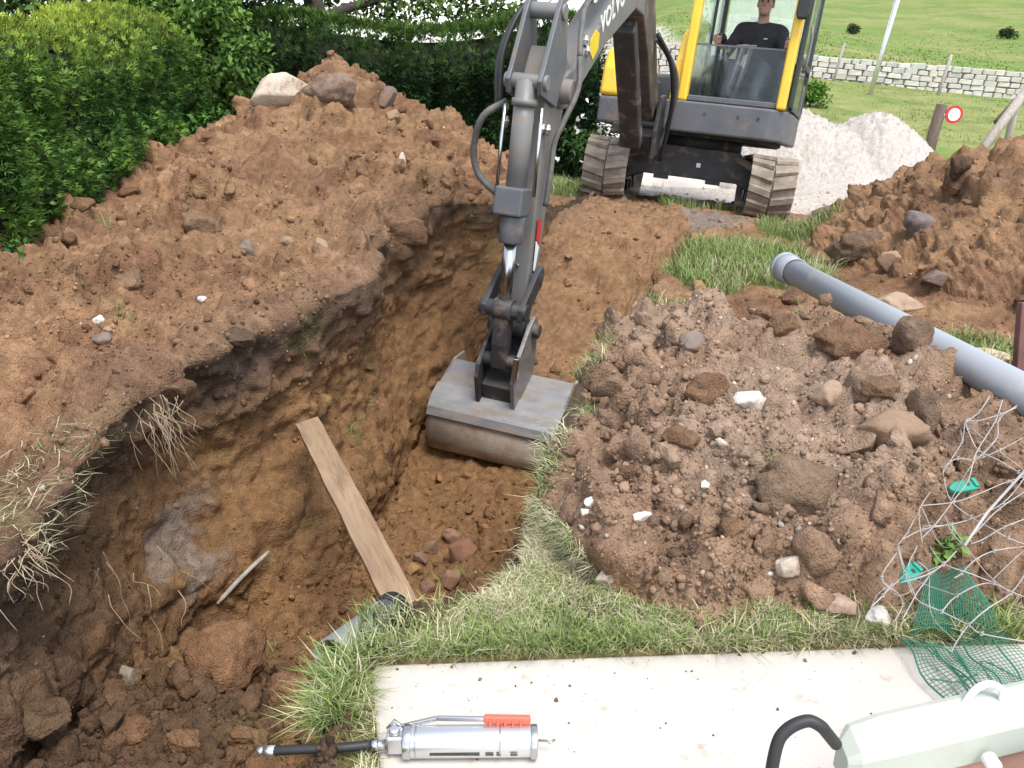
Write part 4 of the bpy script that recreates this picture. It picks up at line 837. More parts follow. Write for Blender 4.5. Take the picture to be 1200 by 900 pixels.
# ------------------------------------------------------------------ loose soil and grass on the dug ground
PG = P1.reshape(NY, NX, 3)
q0, q1, q2, q3 = (P1[FQ[:, k]] for k in range(4))
FA = .5 * np.linalg.norm(np.cross(q2 - q0, q3 - q1), axis=1); FC = (q0 + q1 + q2 + q3) / 4
FN = np.cross(q2 - q0, q3 - q1); FN /= np.maximum(np.linalg.norm(FN, axis=1, keepdims=True), 1e-12)
fturf = turf[FQ[:, 0]]; fx, fy, fz = FC.T; fslab = onslab[FQ].any(1) | ((fx > -.3 + np.clip(1.395 - fy, 0, 1) * .2) & (fy < 1.40 + (fx + .3) * .052) & (fx < 2.7) & (fs == 4))
inview = (np.abs(fx) < fy * .72 + .35) & (fy > .75) & (fx > -2.9)
FCOL = col[FQ[:, 0]]
def pick(w, n):
    w = w * FA; i = rng.choice(len(w), n, p=w / w.sum()); a, b = rng.random(n)[:, None], rng.random(n)[:, None]
    return i, (q0[i] * (1 - a) + q1[i] * a) * (1 - b) + (q3[i] * (1 - a) + q2[i] * a) * b
def clod_mesh(seed, sub=3, rough=.3, planes=7, fine=.10):
    V, F = stone_mesh(seed, sub, rough * .6, seed, planes); V = V * (1 + fine * fbm(V * 3.5 + seed * 3.1, 3, seed + 9) * 2)[:, None]; return V, F
def oct_mesh(k):
    lr = np.random.default_rng(700 + k); bm = bmesh.new(); bmesh.ops.create_icosphere(bm, subdivisions=1, radius=1); V = np.array([v.co[:] for v in bm.verts]); F = np.array([[v.index for v in f.verts] for f in bm.faces]); bm.free()
    if len(V) > 12:
        phi = (1 + 5 ** .5) / 2; V = np.array([(-1, phi, 0), (1, phi, 0), (-1, -phi, 0), (1, -phi, 0), (0, -1, phi), (0, 1, phi), (0, -1, -phi), (0, 1, -phi), (phi, 0, -1), (phi, 0, 1), (-phi, 0, -1), (-phi, 0, 1)]) / 1.9
        F = np.array([(0, 11, 5), (0, 5, 1), (0, 1, 7), (0, 7, 10), (0, 10, 11), (1, 5, 9), (5, 11, 4), (11, 10, 2), (10, 7, 6), (7, 1, 8), (3, 9, 4), (3, 4, 2), (3, 2, 6), (3, 6, 8), (3, 8, 9), (4, 9, 5), (2, 4, 11), (6, 2, 10), (8, 6, 7), (9, 8, 1)])
    return V * lr.uniform(.6, 1.25, (len(V), 1)), F
TEMPL = [clod_mesh(100 + k, 1, .35, 3, .12) for k in range(10)]; TEMPL2 = [clod_mesh(200 + k, 3, .4, 8, .13) for k in range(10)]
def scatter(name, label_kind, w, n, smin, smax, power, colour, jit=.25, templ=TEMPL, sink=.25, squash=.75, mat_='clod'):
    i, P_ = pick(w, n); s_ = smin * (1 - rng.random(n) * (1 - (smin / smax) ** power)) ** (-1 / power)
    Rm = rand_rot(n); Vs = []; Fs = []; Cs = []; b = 0
    for k, (V, F) in enumerate(templ):
        m_ = np.arange(n) % len(templ) == k
        if not m_.any(): continue
        Vv = np.einsum('nij,vj->nvi', Rm[m_], V * np.array([1, 1, squash])) * s_[m_][:, None, None] * (1 + 0 * V[None])
        Vv = Vv + (P_[m_] + FN[i[m_]] * s_[m_][:, None] * (.5 - sink))[:, None]
        c = colour(i[m_], int(m_.sum())) * (1 + jit * rng.normal(size=(m_.sum(), 1)))
        nv = len(V); cnt_ = int(m_.sum()); Vs.append(Vv.reshape(-1, 3)); Cs.append(np.repeat(c, nv, 0))
        Fs.append((F[None] + (np.arange(cnt_) * nv)[:, None, None] + b).reshape(-1, 3)); b += nv * cnt_
    o = link(name, np_mesh(name, np.concatenate(Vs), np.concatenate(Fs), M[mat_], True, np.clip(np.concatenate(Cs), .01, .8)))
    return tag(o, kind='stuff')
soilw = inview * (fturf < .4) * (~fslab)
near_w = 1 / np.clip(np.hypot(fx, fy), 1.2, 9) ** 1.6
zone_w = np.select([ZONES == 2, ZONES == 3, ZONES == 4, (fs == 2), (fs == 1), (fs == 3)], [1.2, 1.2, 1., 1.0, .22, .5], .6) * (.35 + 1.3 * sst(-.3, .4, nmid[FQ[:, 0]] + nlow[FQ[:, 0]]))
soilc = lambda i, n: FCOL[i] * 1.08
scatter('dirt_crumbs', '', soilw * near_w * zone_w, 8500, .006, .026, 2.5, soilc)
scatter('soil_grains', '', soilw * near_w ** 1.5 * zone_w, 24000, .0026, .008, 2.0, lambda i, n: FCOL[i] * 1.12, .22, [oct_mesh(k) for k in range(8)], .3, .8)
scatter('dirt_clods', '', soilw * near_w ** .35 * zone_w * np.where(ZONES == 3, 1.8, np.where(ZONES == 2, 1.4, 1)), 640, .024, .075, 2.2, soilc, .14, TEMPL2, .48, .72)
PEB = np.array([(.33, .27, .21), (.42, .36, .30), (.26, .18, .13), (.42, .37, .31)])
pebw = np.select([ZONES == 3, ZONES == 2, ZONES == 4], [1.5, .55, .4], .06) * (1 + 3 * np.clip(dust[FQ[:, 0]], 0, 1))
scatter('pebbles', '', soilw * near_w * pebw, 800, .004, .014, 2.4, lambda i, n: PEB[rng.integers(0, 4, n)], .15, TEMPL, .3, .7, 'stone')
# the jumble of fist-sized clods at the near end of the trench and on its floor
floor_w = inview * (fs == 2) * (fy < 2.5) * (fy > .9)
scatter('dirt_rubble', '', floor_w * 1.0, 300, .016, .06, 1.8, soilc, .15, TEMPL2, .15, .85)
scatter('dirt_rubble', '', inview * (fs == 2) * (fy > 2.9) * (fy < 4.6), 260, .010, .036, 1.8, soilc, .2, TEMPL2, .2, .8)

def blades(name, base, dirs, h, w, cols, bend=.6):
    """grass blades of two quads tapering to a tip"""
    n = len(base); d = dirs / np.linalg.norm(dirs, axis=1, keepdims=True); a = rng.uniform(0, 2 * np.pi, n)
    hd = np.stack([np.cos(a), np.sin(a), np.zeros(n)], 1); sd = np.stack([-np.sin(a), np.cos(a), np.zeros(n)], 1) * w[:, None]
    bend = bend * rng.uniform(.2, 1.4, n)[:, None]
    m_ = base + d * h[:, None] * .5 + hd * h[:, None] * bend * .2; t = base + d * h[:, None] * (.95 - .35 * bend) + hd * h[:, None] * bend * .8
    V = np.stack([base - sd, base + sd, m_ + sd * .7, m_ - sd * .7, t], 1).reshape(-1, 3); k = np.arange(n)[:, None] * 5
    F = np.concatenate([k + np.array([[0, 1, 2]]), k + np.array([[0, 2, 3]]), k + np.array([[3, 2, 4]])]).reshape(-1, 3)
    Cc = np.repeat(cols[:, None], 5, 1) * np.array([.8, .8, 1, 1, 1.15])[None, :, None]
    return tag(link(name, np_mesh(name, V, F, M['grass'], False, Cc.reshape(-1, 3))), kind='stuff')
GREEN, LIME, STRAW = np.array((.115, .175, .045)), np.array((.235, .295, .09)), np.array((.47, .43, .27))
def grass_cols(P_, straw):
    n = len(P_); t = rng.random(n)[:, None]; c = GREEN * (1 - t) + LIME * t; g = fbm(P_ * 5, 2, 33)
    m_ = (rng.random(n) < np.clip(straw + .5 * g, 0, 1)); c[m_] = STRAW * rng.uniform(.6, 1.25, (m_.sum(), 1)); return c
tw_ = inview * sst(.25, .7, fturf) * (~fslab) * ~((fs == 4) & (fx < -.27) & (fy < 1.25)) * ~((fx < XR(fy) + .035) & (fy > 1.42) & (fy < 1.62))
lawn = tw_ * (fy < 2.3); i, P_ = pick(lawn * (fs == 4) * (.4 + sst(-.4, .3, nmid[FQ[:, 0]])), 42000)
blades('grass', P_, FN[i] + rng.normal(0, .55, (len(i), 3)), rng.uniform(.010, .042, len(i)), rng.uniform(.0007, .0016, len(i)), grass_cols(P_, .68), 1.3)
patch = tw_ * (fy >= 2.3) / np.clip(fy, 2, 9); i, P_ = pick(patch, 26000)
blades('grass', P_, FN[i] + rng.normal(0, .35, (len(i), 3)) + [0, 0, .5], rng.uniform(.025, .11, len(i)) * np.where(P_[:, 1] > 4.2, 1.35, .8), rng.uniform(.0014, .003, len(i)), grass_cols(P_, .12), .7)
# fringe at the slab's far edge and corner
n = 8500; t = rng.random(n); xx = -.34 + 2.0 * t; P_ = np.stack([xx, 1.398 + (xx + .3) * .052 + .16 * rng.random(n) ** 1.6, np.full(n, .008)], 1)
keep = fbm(P_ * 6, 2, 44) > -.25; P_ = P_[keep]; n = len(P_)
blades('grass', P_, rng.normal(0, .35, (n, 3)) + [0, -.1, 1], rng.uniform(.03, .085, n), rng.uniform(.001, .0023, n), grass_cols(P_, .25), .8)
n = 1700; P_ = np.stack([rng.normal(-.325, .02, n), rng.uniform(1.22, 1.39, n), rng.uniform(-.05, .0, n)], 1); P_ = P_[P_[:, 0] < -.30]; n = len(P_)
blades('grass', P_, rng.normal(0, .35, (n, 3)) + [-.35, 0, .9], rng.uniform(.05, .13, n), rng.uniform(.001, .0024, n), grass_cols(P_, .2), .9)
# grit and crumbs trodden onto the slab
n = 170; xx = -.27 + 2.2 * rng.random(n) ** 1.5; yy = 1.40 + (xx + .3) * .052 - .01 - .34 * rng.random(n) ** 3.2; k_ = [oct_mesh(40 + j) for j in range(6)]; Vs, Fs, Cs, b = [], [], [], 0
for j in range(n):
    V, F = k_[j % 6]; r_ = .0012 + .0045 * rng.random() ** 4; Vs.append(V * r_ + (xx[j], yy[j], r_ * .5)); Fs.append(F + b); Cs.append(np.tile(np.array((.2, .13, .085)) * rng.uniform(.5, 1.6), (len(V), 1))); b += len(V)
tag(link('grit', np_mesh('grit', np.concatenate(Vs), np.concatenate(Fs), M['clod'], False, np.concatenate(Cs))), kind='stuff')
# tufts along both lips and hanging roots
i, P_ = pick(inview * (fs == 4) * (np.abs(fx - XR(fy)) < .06) * (fy < 3.1) * (fy > 1.62) * sst(-.1, .3, nmid[FQ[:, 0]]), 1100)
blades('grass', P_, rng.normal(0, .4, (len(i), 3)) + [-.5, 0, .7], rng.uniform(.02, .08, len(i)), rng.uniform(.0008, .0018, len(i)), grass_cols(P_, .5), 1.2)
i, P_ = pick(inview * (fs <= 1) * (fy < 2.3) * (fy > 1.7) * (fz > -.1) * (np.abs(fx - XL(fy)) < .16), 550)
blades('grass', P_, rng.normal(0, .5, (len(i), 3)) + [.4, -.2, .6], rng.uniform(.03, .09, len(i)), rng.uniform(.001, .002, len(i)), grass_cols(P_, .85), 1.2)
# meadow tufts up the slope
def meadow(n, y0, y1, h0, h1, w):
    yy = y0 * (y1 / y0) ** rng.random(n); xx = rng.uniform(.12, .72, n) * yy; zz = z_bank(xx, yy); P_ = np.stack([xx, yy, zz - .02], 1)
    ok = ~((xx < 6.0) & (yy < 14)) & ~((yy > 25.85) & (yy < 26.7) & (xx < 27)) & (fbm(P_ * .8, 2, 66) > -.3); ok &= ~((xx < 3.6 + .1 * (yy - 14)) & (yy < 40)); P_ = P_[ok]; n = len(P_)
    t = np.clip(.5 + fbm(P_ * np.array([.35, .22, .3]), 3, 15) + .25 * rng.normal(size=n), 0, 1)[:, None]; c = np.array((.16, .235, .055)) * (1 - t) + np.array((.22, .25, .085)) * t
    blades('meadow_grass', P_, rng.normal(0, .3, (n, 3)) + [0, 0, 1], rng.uniform(h0, h1, n), rng.uniform(.5, 1.2, n) * w, c, .8)
meadow(26000, 10.6, 26, .03, .10, .008); meadow(16000, 26.7, 75, .05, .14, .03)
n = 2500; P_ = np.stack([rng.uniform(-1.2, 1.0, n), rng.uniform(8.2, 10, n), np.zeros(n)], 1); P_[:, 2] = z_bank(P_[:, 0], P_[:, 1]); P_ = P_[h_left(P_[:, 0], P_[:, 1]) < .1]; n = len(P_)
blades('grass', P_, rng.normal(0, .3, (n, 3)) + [0, 0, 1], rng.uniform(.06, .2, n), rng.uniform(.003, .006, n), grass_cols(P_, .1), .7)

# ------------------------------------------------------------------ the operator in the cab
def surface_nets(val, lo, h):
    s = val < 0; nx, ny, nz = val.shape; acc = np.zeros((nx - 1, ny - 1, nz - 1, 3)); cnt_ = np.zeros((nx - 1, ny - 1, nz - 1))
    cs = [(a, b, c) for a in (0, 1) for b in (0, 1) for c in (0, 1)]; sl = lambda A, c: A[c[0]:nx - 1 + c[0], c[1]:ny - 1 + c[1], c[2]:nz - 1 + c[2]]
    for i, a in enumerate(cs):
        for b in cs[i + 1:]:
            if sum(abs(p_ - q_) for p_, q_ in zip(a, b)) != 1: continue
            va, vb = sl(val, a), sl(val, b); m_ = (va < 0) != (vb < 0); t = np.where(m_, va / np.where(m_, va - vb, 1), 0)
            for k in range(3): acc[..., k] += np.where(m_, a[k] + (b[k] - a[k]) * t, 0)
            cnt_ += m_
    on = cnt_ > 0; ids = -np.ones(on.shape, int); ids[on] = np.arange(on.sum()); base = np.argwhere(on); V = (base + acc[on] / cnt_[on][:, None]) * h + np.array(lo); F = []
    for ax in range(3):
        o1, o2 = [(1, 2), (2, 0), (0, 1)][ax]; a = [slice(None)] * 3; b = [slice(None)] * 3; a[ax] = slice(0, -1); b[ax] = slice(1, None)
        d = s[tuple(a)] != s[tuple(b)]; e = np.argwhere(d); fl_ = s[tuple(a)][d]
        ok = (e[:, o1] > 0) & (e[:, o2] > 0) & (e[:, o1] < on.shape[o1]) & (e[:, o2] < on.shape[o2]); e, fl_ = e[ok], fl_[ok]
        def g(d1, d2): q = e.copy(); q[:, o1] += d1; q[:, o2] += d2; return ids[q[:, 0], q[:, 1], q[:, 2]]
        f = np.stack([g(-1, -1), g(0, -1), g(0, 0), g(-1, 0)], 1); f[~fl_] = f[~fl_][:, ::-1]; F.append(f)
    F = np.concatenate(F); return V, F[(F >= 0).all(1)]
class Sdf:
    def __init__(s, lo, hi, h): s.lo = np.array(lo); s.h = h; s.n = np.ceil((np.array(hi) - s.lo) / h).astype(int) + 1; s.v = np.full(s.n, .5)
    def _w(s, lo, hi):
        a = np.clip(((np.array(lo) - s.lo) / s.h).astype(int) - 1, 0, s.n - 1); b = np.clip(((np.array(hi) - s.lo) / s.h).astype(int) + 2, 1, s.n); w = tuple(slice(i, j) for i, j in zip(a, b))
        ax = [s.lo[k] + s.h * np.arange(a[k], b[k]) for k in range(3)]; return w, np.stack(np.meshgrid(*ax, indexing='ij'), -1)
    def _m(s, w, d, k):
        o = s.v[w]; hh = np.clip(.5 + .5 * (o - d) / k, 0, 1); s.v[w] = o + (d - o) * hh - k * hh * (1 - hh)
    def cone(s, a, b, ra, rb, k=.02):
        a, b = np.array(a, float), np.array(b, float); m_ = max(ra, rb) + .05 + k; w, P_ = s._w(np.minimum(a, b) - m_, np.maximum(a, b) + m_); ba = b - a
        t = np.clip(((P_ - a) @ ba) / max(ba @ ba, 1e-9), 0, 1); s._m(w, np.linalg.norm(P_ - a - t[..., None] * ba, axis=-1) - (ra + (rb - ra) * t), k)
    def ell(s, c, r, k=.02):
        c, r = np.array(c, float), np.array(r, float); w, P_ = s._w(c - r - .06 - k, c + r + .06 + k); q = np.linalg.norm((P_ - c) / r, axis=-1); s._m(w, (q - 1) * r.min(), k)
    def carve(s, c, r, k=.01):
        c, r = np.array(c, float), np.array(r, float); w, P_ = s._w(c - r - .03, c + r + .03); d = -(np.linalg.norm((P_ - c) / r, axis=-1) - 1) * r.min(); o = s.v[w]; hh = np.clip(.5 - .5 * (o - d) / k, 0, 1); s.v[w] = o + (d - o) * hh + k * hh * (1 - hh)
pr = empty('person'); tag(pr, 'man in a dark long-sleeved top sitting in the cab, hands on the levers', 'person'); pr.matrix_world = EXM @ UPM @ Matrix.Translation((0, 0, -.02))
cx_ = .42
bd = Sdf((-.08, -.78, .97), (.93, .56, 2.42), .0085); tp = Sdf((-.08, -.35, 1.22), (.93, .56, 2.12), .0085)
hip, chest, neck = (cx_, .26, 1.48), (cx_, .30, 1.80), (cx_, .27, 1.99)
for s_, g_ in ((bd, 0), (tp, .012)):
    s_.ell((cx_, .27, 1.35), (.17 + g_, .12 + g_, .11), .05); s_.ell((cx_, .29, 1.52), (.155 + g_, .115 + g_, .17), .06); s_.ell((cx_, .29, 1.69), (.185 + g_, .115 + g_, .15 + g_), .06)
    s_.cone((cx_ - .17, .28, 1.78), (cx_ + .17, .28, 1.78), .062 + g_, .062 + g_, .05)
    for sx in (-1, 1):
        sh, el, wr = (cx_ + sx * .20, .27, 1.76), (cx_ + sx * .30, .19, 1.54), (cx_ + sx * .325, -.0, 1.655)
        s_.cone(sh, el, .058 + g_, .043 + g_, .03); s_.cone(el, wr, .043 + g_, .028 + g_ * .9, .02)
bd.cone((cx_, .28, 1.81), (cx_, .25, 1.94), .056, .054, .03)
HC = np.array((cx_, .225, 2.025))
bd.ell(HC + (0, .015, .025), (.074, .095, .095), .02); bd.ell(HC + (0, -.03, -.045), (.060, .062, .07), .03); bd.ell(HC + (0, -.055, -.085), (.036, .032, .03), .02)
bd.cone(HC + (0, -.082, .015), HC + (0, -.112, -.025), .010, .016, .012); bd.cone(HC + (-.035, -.078, .032), HC + (.035, -.078, .032), .013, .013, .012)
for sx in (-1, 1):
    bd.carve(HC + (sx * .031, -.098, .010), (.017, .016, .010)); bd.ell(HC + (sx * .076, .012, -.005), (.011, .022, .033), .006); bd.ell(HC + (sx * .045, -.06, -.02), (.022, .022, .02), .015)
bd.cone(HC + (-.022, -.088, -.058), HC + (.022, -.088, -.058), .007, .007, .006); bd.carve(HC + (0, -.101, -.057), (.024, .010, .0035), .004)
for sx in (-1, 1):   # hands closed round the joystick knobs: palm, four fingers, thumb
    jx, jy, jz = (.07 if sx < 0 else .74), -.065, 1.62; wr = np.array((cx_ + sx * .325, -.0, 1.655)); pm = np.array((jx + sx * .030, jy + .005, jz + .012))
    bd.cone(wr, pm + (sx * .004, .02, .01), .027, .031, .02); bd.ell(pm, (.019, .038, .044), .02)
    for f in range(4):
        z0 = jz + .040 - f * .0205; L = (.92, 1.0, .95, .8)[f]; a = np.array((jx + sx * .030, jy - .030, z0)); b = np.array((jx + sx * .010, jy - .046 * L, z0 - .003)); c = np.array((jx - sx * .020, jy - .040 * L, z0 - .006)); d_ = np.array((jx - sx * .030, jy - .012, z0 - .008))
        bd.cone(a, b, .0105, .0095, .006); bd.cone(b, c, .0095, .009, .003); bd.cone(c, d_, .009, .0078, .003)
    a = np.array((jx + sx * .022, jy + .028, jz + .035)); b = np.array((jx - sx * .006, jy + .030, jz + .058)); c = np.array((jx - sx * .022, jy - .004, jz + .060)); bd.cone(a, b, .013, .0115, .008); bd.cone(b, c, .0115, .009, .003)
for sx in (-1, 1):
    hp, kn, an = (cx_ + sx * .09, .24, 1.32), (cx_ + sx * .15, -.22, 1.37), (cx_ + sx * .13, -.44, 1.09)
    bd.cone(hp, kn, .088, .062, .04); bd.cone(kn, an, .058, .042, .02); bd.cone((an[0], an[1] + .05, 1.03), (an[0] + sx * .02, an[1] - .15, 1.015), .042, .034, .02); bd.cone(an, (an[0], an[1] + .03, 1.04), .042, .042, .02)
V, F = surface_nets(bd.v, bd.lo, bd.h); ctr = V[F].mean(1)
legs = (ctr[:, 2] < 1.46) & ~((np.abs(ctr[:, 0] - cx_) > .24) & (ctr[:, 2] > 1.42)); boots = ctr[:, 2] < 1.075
link('body', np_mesh('body', V, F, [M['skin'], M['trousers'], M['black']], True, None, np.where(boots, 2, np.where(legs, 1, 0))), pr)
tp.carve((cx_, .24, 1.95), (.085, .085, .10)); V, F = surface_nets(tp.v, tp.lo, tp.h); V = V + np.array([.007, .010, .007]) * np.stack([fbm(V * 14, 2, 3), fbm(V * 14, 2, 5), fbm(V * 12, 2, 7)], 1)
link('jumper', np_mesh('jumper', V, F, M['tee'], True), pr)
hr_ = Sdf(HC - .14, HC + .16, .006); hr_.ell(HC + (0, .022, .032), (.081, .096, .098), .01); hr_.carve(HC + (0, -.10, -.02), (.085, .085, .085), .012); hr_.carve(HC + (0, -.02, -.11), (.12, .13, .075), .012)
V, F = surface_nets(hr_.v, hr_.lo, hr_.h); link('hair', np_mesh('hair', V, F, M['hair'], True), pr)
for sx in (-1, 1):
    d = MB(); d.ball(HC + (sx * .031, -.083, .010), .0105, 10); d.build('eye', M['eye'], pr)
    d = MB(); d.tube([HC + (sx * .015, -.092, .030), HC + (sx * .032, -.094, .034), HC + (sx * .048, -.084, .029)], .0045, 6); d.build('eyebrow', M['hair'], pr)
d = MB(); d.box((cx_ + .05, .160, 1.69), (cx_ + .085, .168, 1.70)); d.build('chest_print', M['white'], pr)

# ------------------------------------------------------------------ pipes, plank, stick
def along(a, b_): a, b_ = Vector(a), Vector(b_); return a, b_, (b_ - a).normalized()
pp = empty('drain_pipe', (1.262, 3.775, .266)); tag(pp, 'long light grey plastic pipe lying across the soil heaps, socket end towards the excavator', 'pipe')
a, b_, t = along((0, 0, 0), (.212, -2.25, .066))
def hollow(mb, a, b_, ro, ri, n=32):
    a, b_ = Vector(a), Vector(b_); t = (b_ - a).normalized(); u_ = t.orthogonal().normalized(); w = t.cross(u_); V = []
    for p_, r_ in ((a, ro), (b_, ro), (b_, ri), (a, ri)):
        for k in range(n): q = 2 * math.pi * k / n; V.append(p_ + r_ * (math.cos(q) * u_ + math.sin(q) * w))
    F = [(j * n + k, j * n + (k + 1) % n, ((j + 1) % 4) * n + (k + 1) % n, ((j + 1) % 4) * n + k) for j in range(4) for k in range(n)]
    return mb.add(V, F, None, True)
d = MB(); hollow(d, t * .1, b_, .055, .050); d.build('pipe_body', M['pvc'], pp)
d = MB(); hollow(d, t * .0, t * .13, .0635, .056); hollow(d, t * .012, t * .035, .069, .06); d.build('pipe_socket', M['pvc'], pp)
d = MB(); d.tube([t * .02, t * .024], .055, 24); d.build('pipe_inside', M['black'], pp)
pp = empty('drain_pipe', (-.385, 2.203, -.475)); tag(pp, 'short dark grey pipe stub poking out below the grass edge, under the plank', 'pipe')
a, b_, t = along((0, 0, 0), (-.107, -.40, .147))
d = MB(); hollow(d, a, b_, .052, .047); d.build('pipe_body', M['pvcdark'], pp); d = MB(); hollow(d, a - t * .005, a + t * .06, .058, .05); d.build('pipe_socket', M['black'], pp); d = MB(); d.tube([t * .03, t * .034], .05, 20); d.build('pipe_inside', M['black'], pp)
# plank with slightly uneven sawn edges
a, b_, t = along((-.930, 3.42, -.37), (-.352, 2.245, -.515)); sdw = t.cross(Vector((.25, -.62, .75))).normalized(); nrm = sdw.cross(t).normalized()
d = MB(); n = 18; V = []; LN = (b_ - a).length
rw = random.Random(2)
for i in range(n + 1):
    x_ = LN * i / n; e1, e2 = rw.uniform(-.002, .002), rw.uniform(-.002, .002)
    for u_, w_ in ((-.054 + e1, -.014), (.054 + e2, -.014), (.054 + e2, .014), (-.054 + e1, .014)): V.append((x_ + (.012 * u_ / .06 if i == 0 else 0), u_, w_))
F = [(i * 4 + j, i * 4 + (j + 1) % 4, (i + 1) * 4 + (j + 1) % 4, (i + 1) * 4 + j) for i in range(n) for j in range(4)] + [(3, 2, 1, 0), (n * 4, n * 4 + 1, n * 4 + 2, n * 4 + 3)]
d.add(V, F); o = d.build('plank', M['wood'], None, .003); o.matrix_world = Matrix(((t.x, sdw.x, nrm.x, a.x), (t.y, sdw.y, nrm.y, a.y), (t.z, sdw.z, nrm.z, a.z), (0, 0, 0, 1))); tag(o, 'muddy wooden plank leaning across the trench from its left wall', 'plank')
a, b_, t = along((-1.205, 2.80, -.90), (-1.045, 3.03, -.80))
d = MB(); d.tube(bez([(0, 0, 0), tuple((b_ - a) * .5 + Vector((0, 0, .008))), tuple(b_ - a)], 4), [.006] + [.010] * 6 + [.009, .006], 7); o = d.build('wood_stick', M['oldwood']); o.location = a; tag(o, 'thin pale broken stick against the grey patch of the left trench wall', 'stick')

# ------------------------------------------------------------------ grease gun on the slab
gg = empty('grease_gun', (-.078, 1.155, 0)); tag(gg, 'silver grease gun with red lever grip and black hose on the concrete slab', 'grease gun')
d = MB(); d.tube([(-.118, 0, .030), (.125, .003, .030)], .0285, 32); d.build('barrel', M['alu'], gg, .002)
for x_, w_, r_ in ((-.119, .014, .0305), (.112, .012, .0302), (-.098, .004, .0292), (.055, .003, .0291)):
    d = MB(); d.tube([(x_, 0, .0305), (x_ + w_, 0, .0305)], r_, 32); d.build('barrel_ring', M['chrome'], gg, .0015)
for x0, x1 in ((-.07, .02), (.03, .045), (.05, .058), (.075, .088)):
    d = MB(); Vv = []
    for k in range(4):
        q = -.15 + .06 * k
        for x_ in (x0, x1): Vv.append((x_, -.02885 * math.cos(q), .030 + .02885 * math.sin(q) + .0))
    d.add(Vv, [(2 * k, 2 * k + 1, 2 * k + 3, 2 * k + 2) for k in range(3)], None, True); d.build('printed_mark', M['dark'], gg)
d = MB(); d.box((-.150, -.014, .012), (-.118, .016, .050)); d.tube([(-.135, .0, .05), (-.135, 0, .062)], .010, 12); d.build('pump_head', M['alu'], gg, .004)
d = MB(); bar(d, (-.150, .012, .046), (-.06, .026, .060), .009, .006); bar(d, (-.06, .026, .060), (.03, .022, .062), .010, .005); d.build('lever', M['chrome'], gg, .0015)
d = MB(); bar(d, (.026, .022, .062), (.112, .020, .062), .016, .013); gp_ = d.build('lever_grip', M['redgrip'], gg, .004)
for k in range(5): d = MB(); d.box((.036 + k * .014, .0115, .0555), (.040 + k * .014, .0135, .0685)); d.build('grip_rib', M['redgrip'], gp_)
d = MB(); d.tube([(-.118, .012, .048), (-.138, .02, .060), (-.150, .012, .048)], .0035, 6); d.build('lever_link', M['chrome'], gg)
d = MB(); d.tube([(-.150, -.002, .026), (-.185, -.006, .027)], [.009, .0075], 12); d.tube([(-.165, -.004, .0265), (-.178, -.005, .027)], .011, 6); d.build('hose_coupling', M['chrome'], gg)
d = MB(); d.tube(bez([(-.178, -.005, .028), (-.23, -.014, .030), (-.285, -.013, .026), (-.335, -.010, .020), (-.362, -.006, .014)], 5), .0085, 10); d.build('grease_hose', M['black'], gg)
d = MB(); d.tube([(-.352, -.008, .016), (-.374, -.003, .011)], .010, 12); d.tube([(-.374, -.003, .011), (-.388, 0, .008)], .0075, 8); d.build('nozzle', M['alu'], gg)
d = MB(); d.tube([(.125, .003, .030), (.142, .002, .030), (.146, -.004, .031), (.156, .002, .032)], .0022, 6); d.build('plunger_rod', M['chrome'], gg)

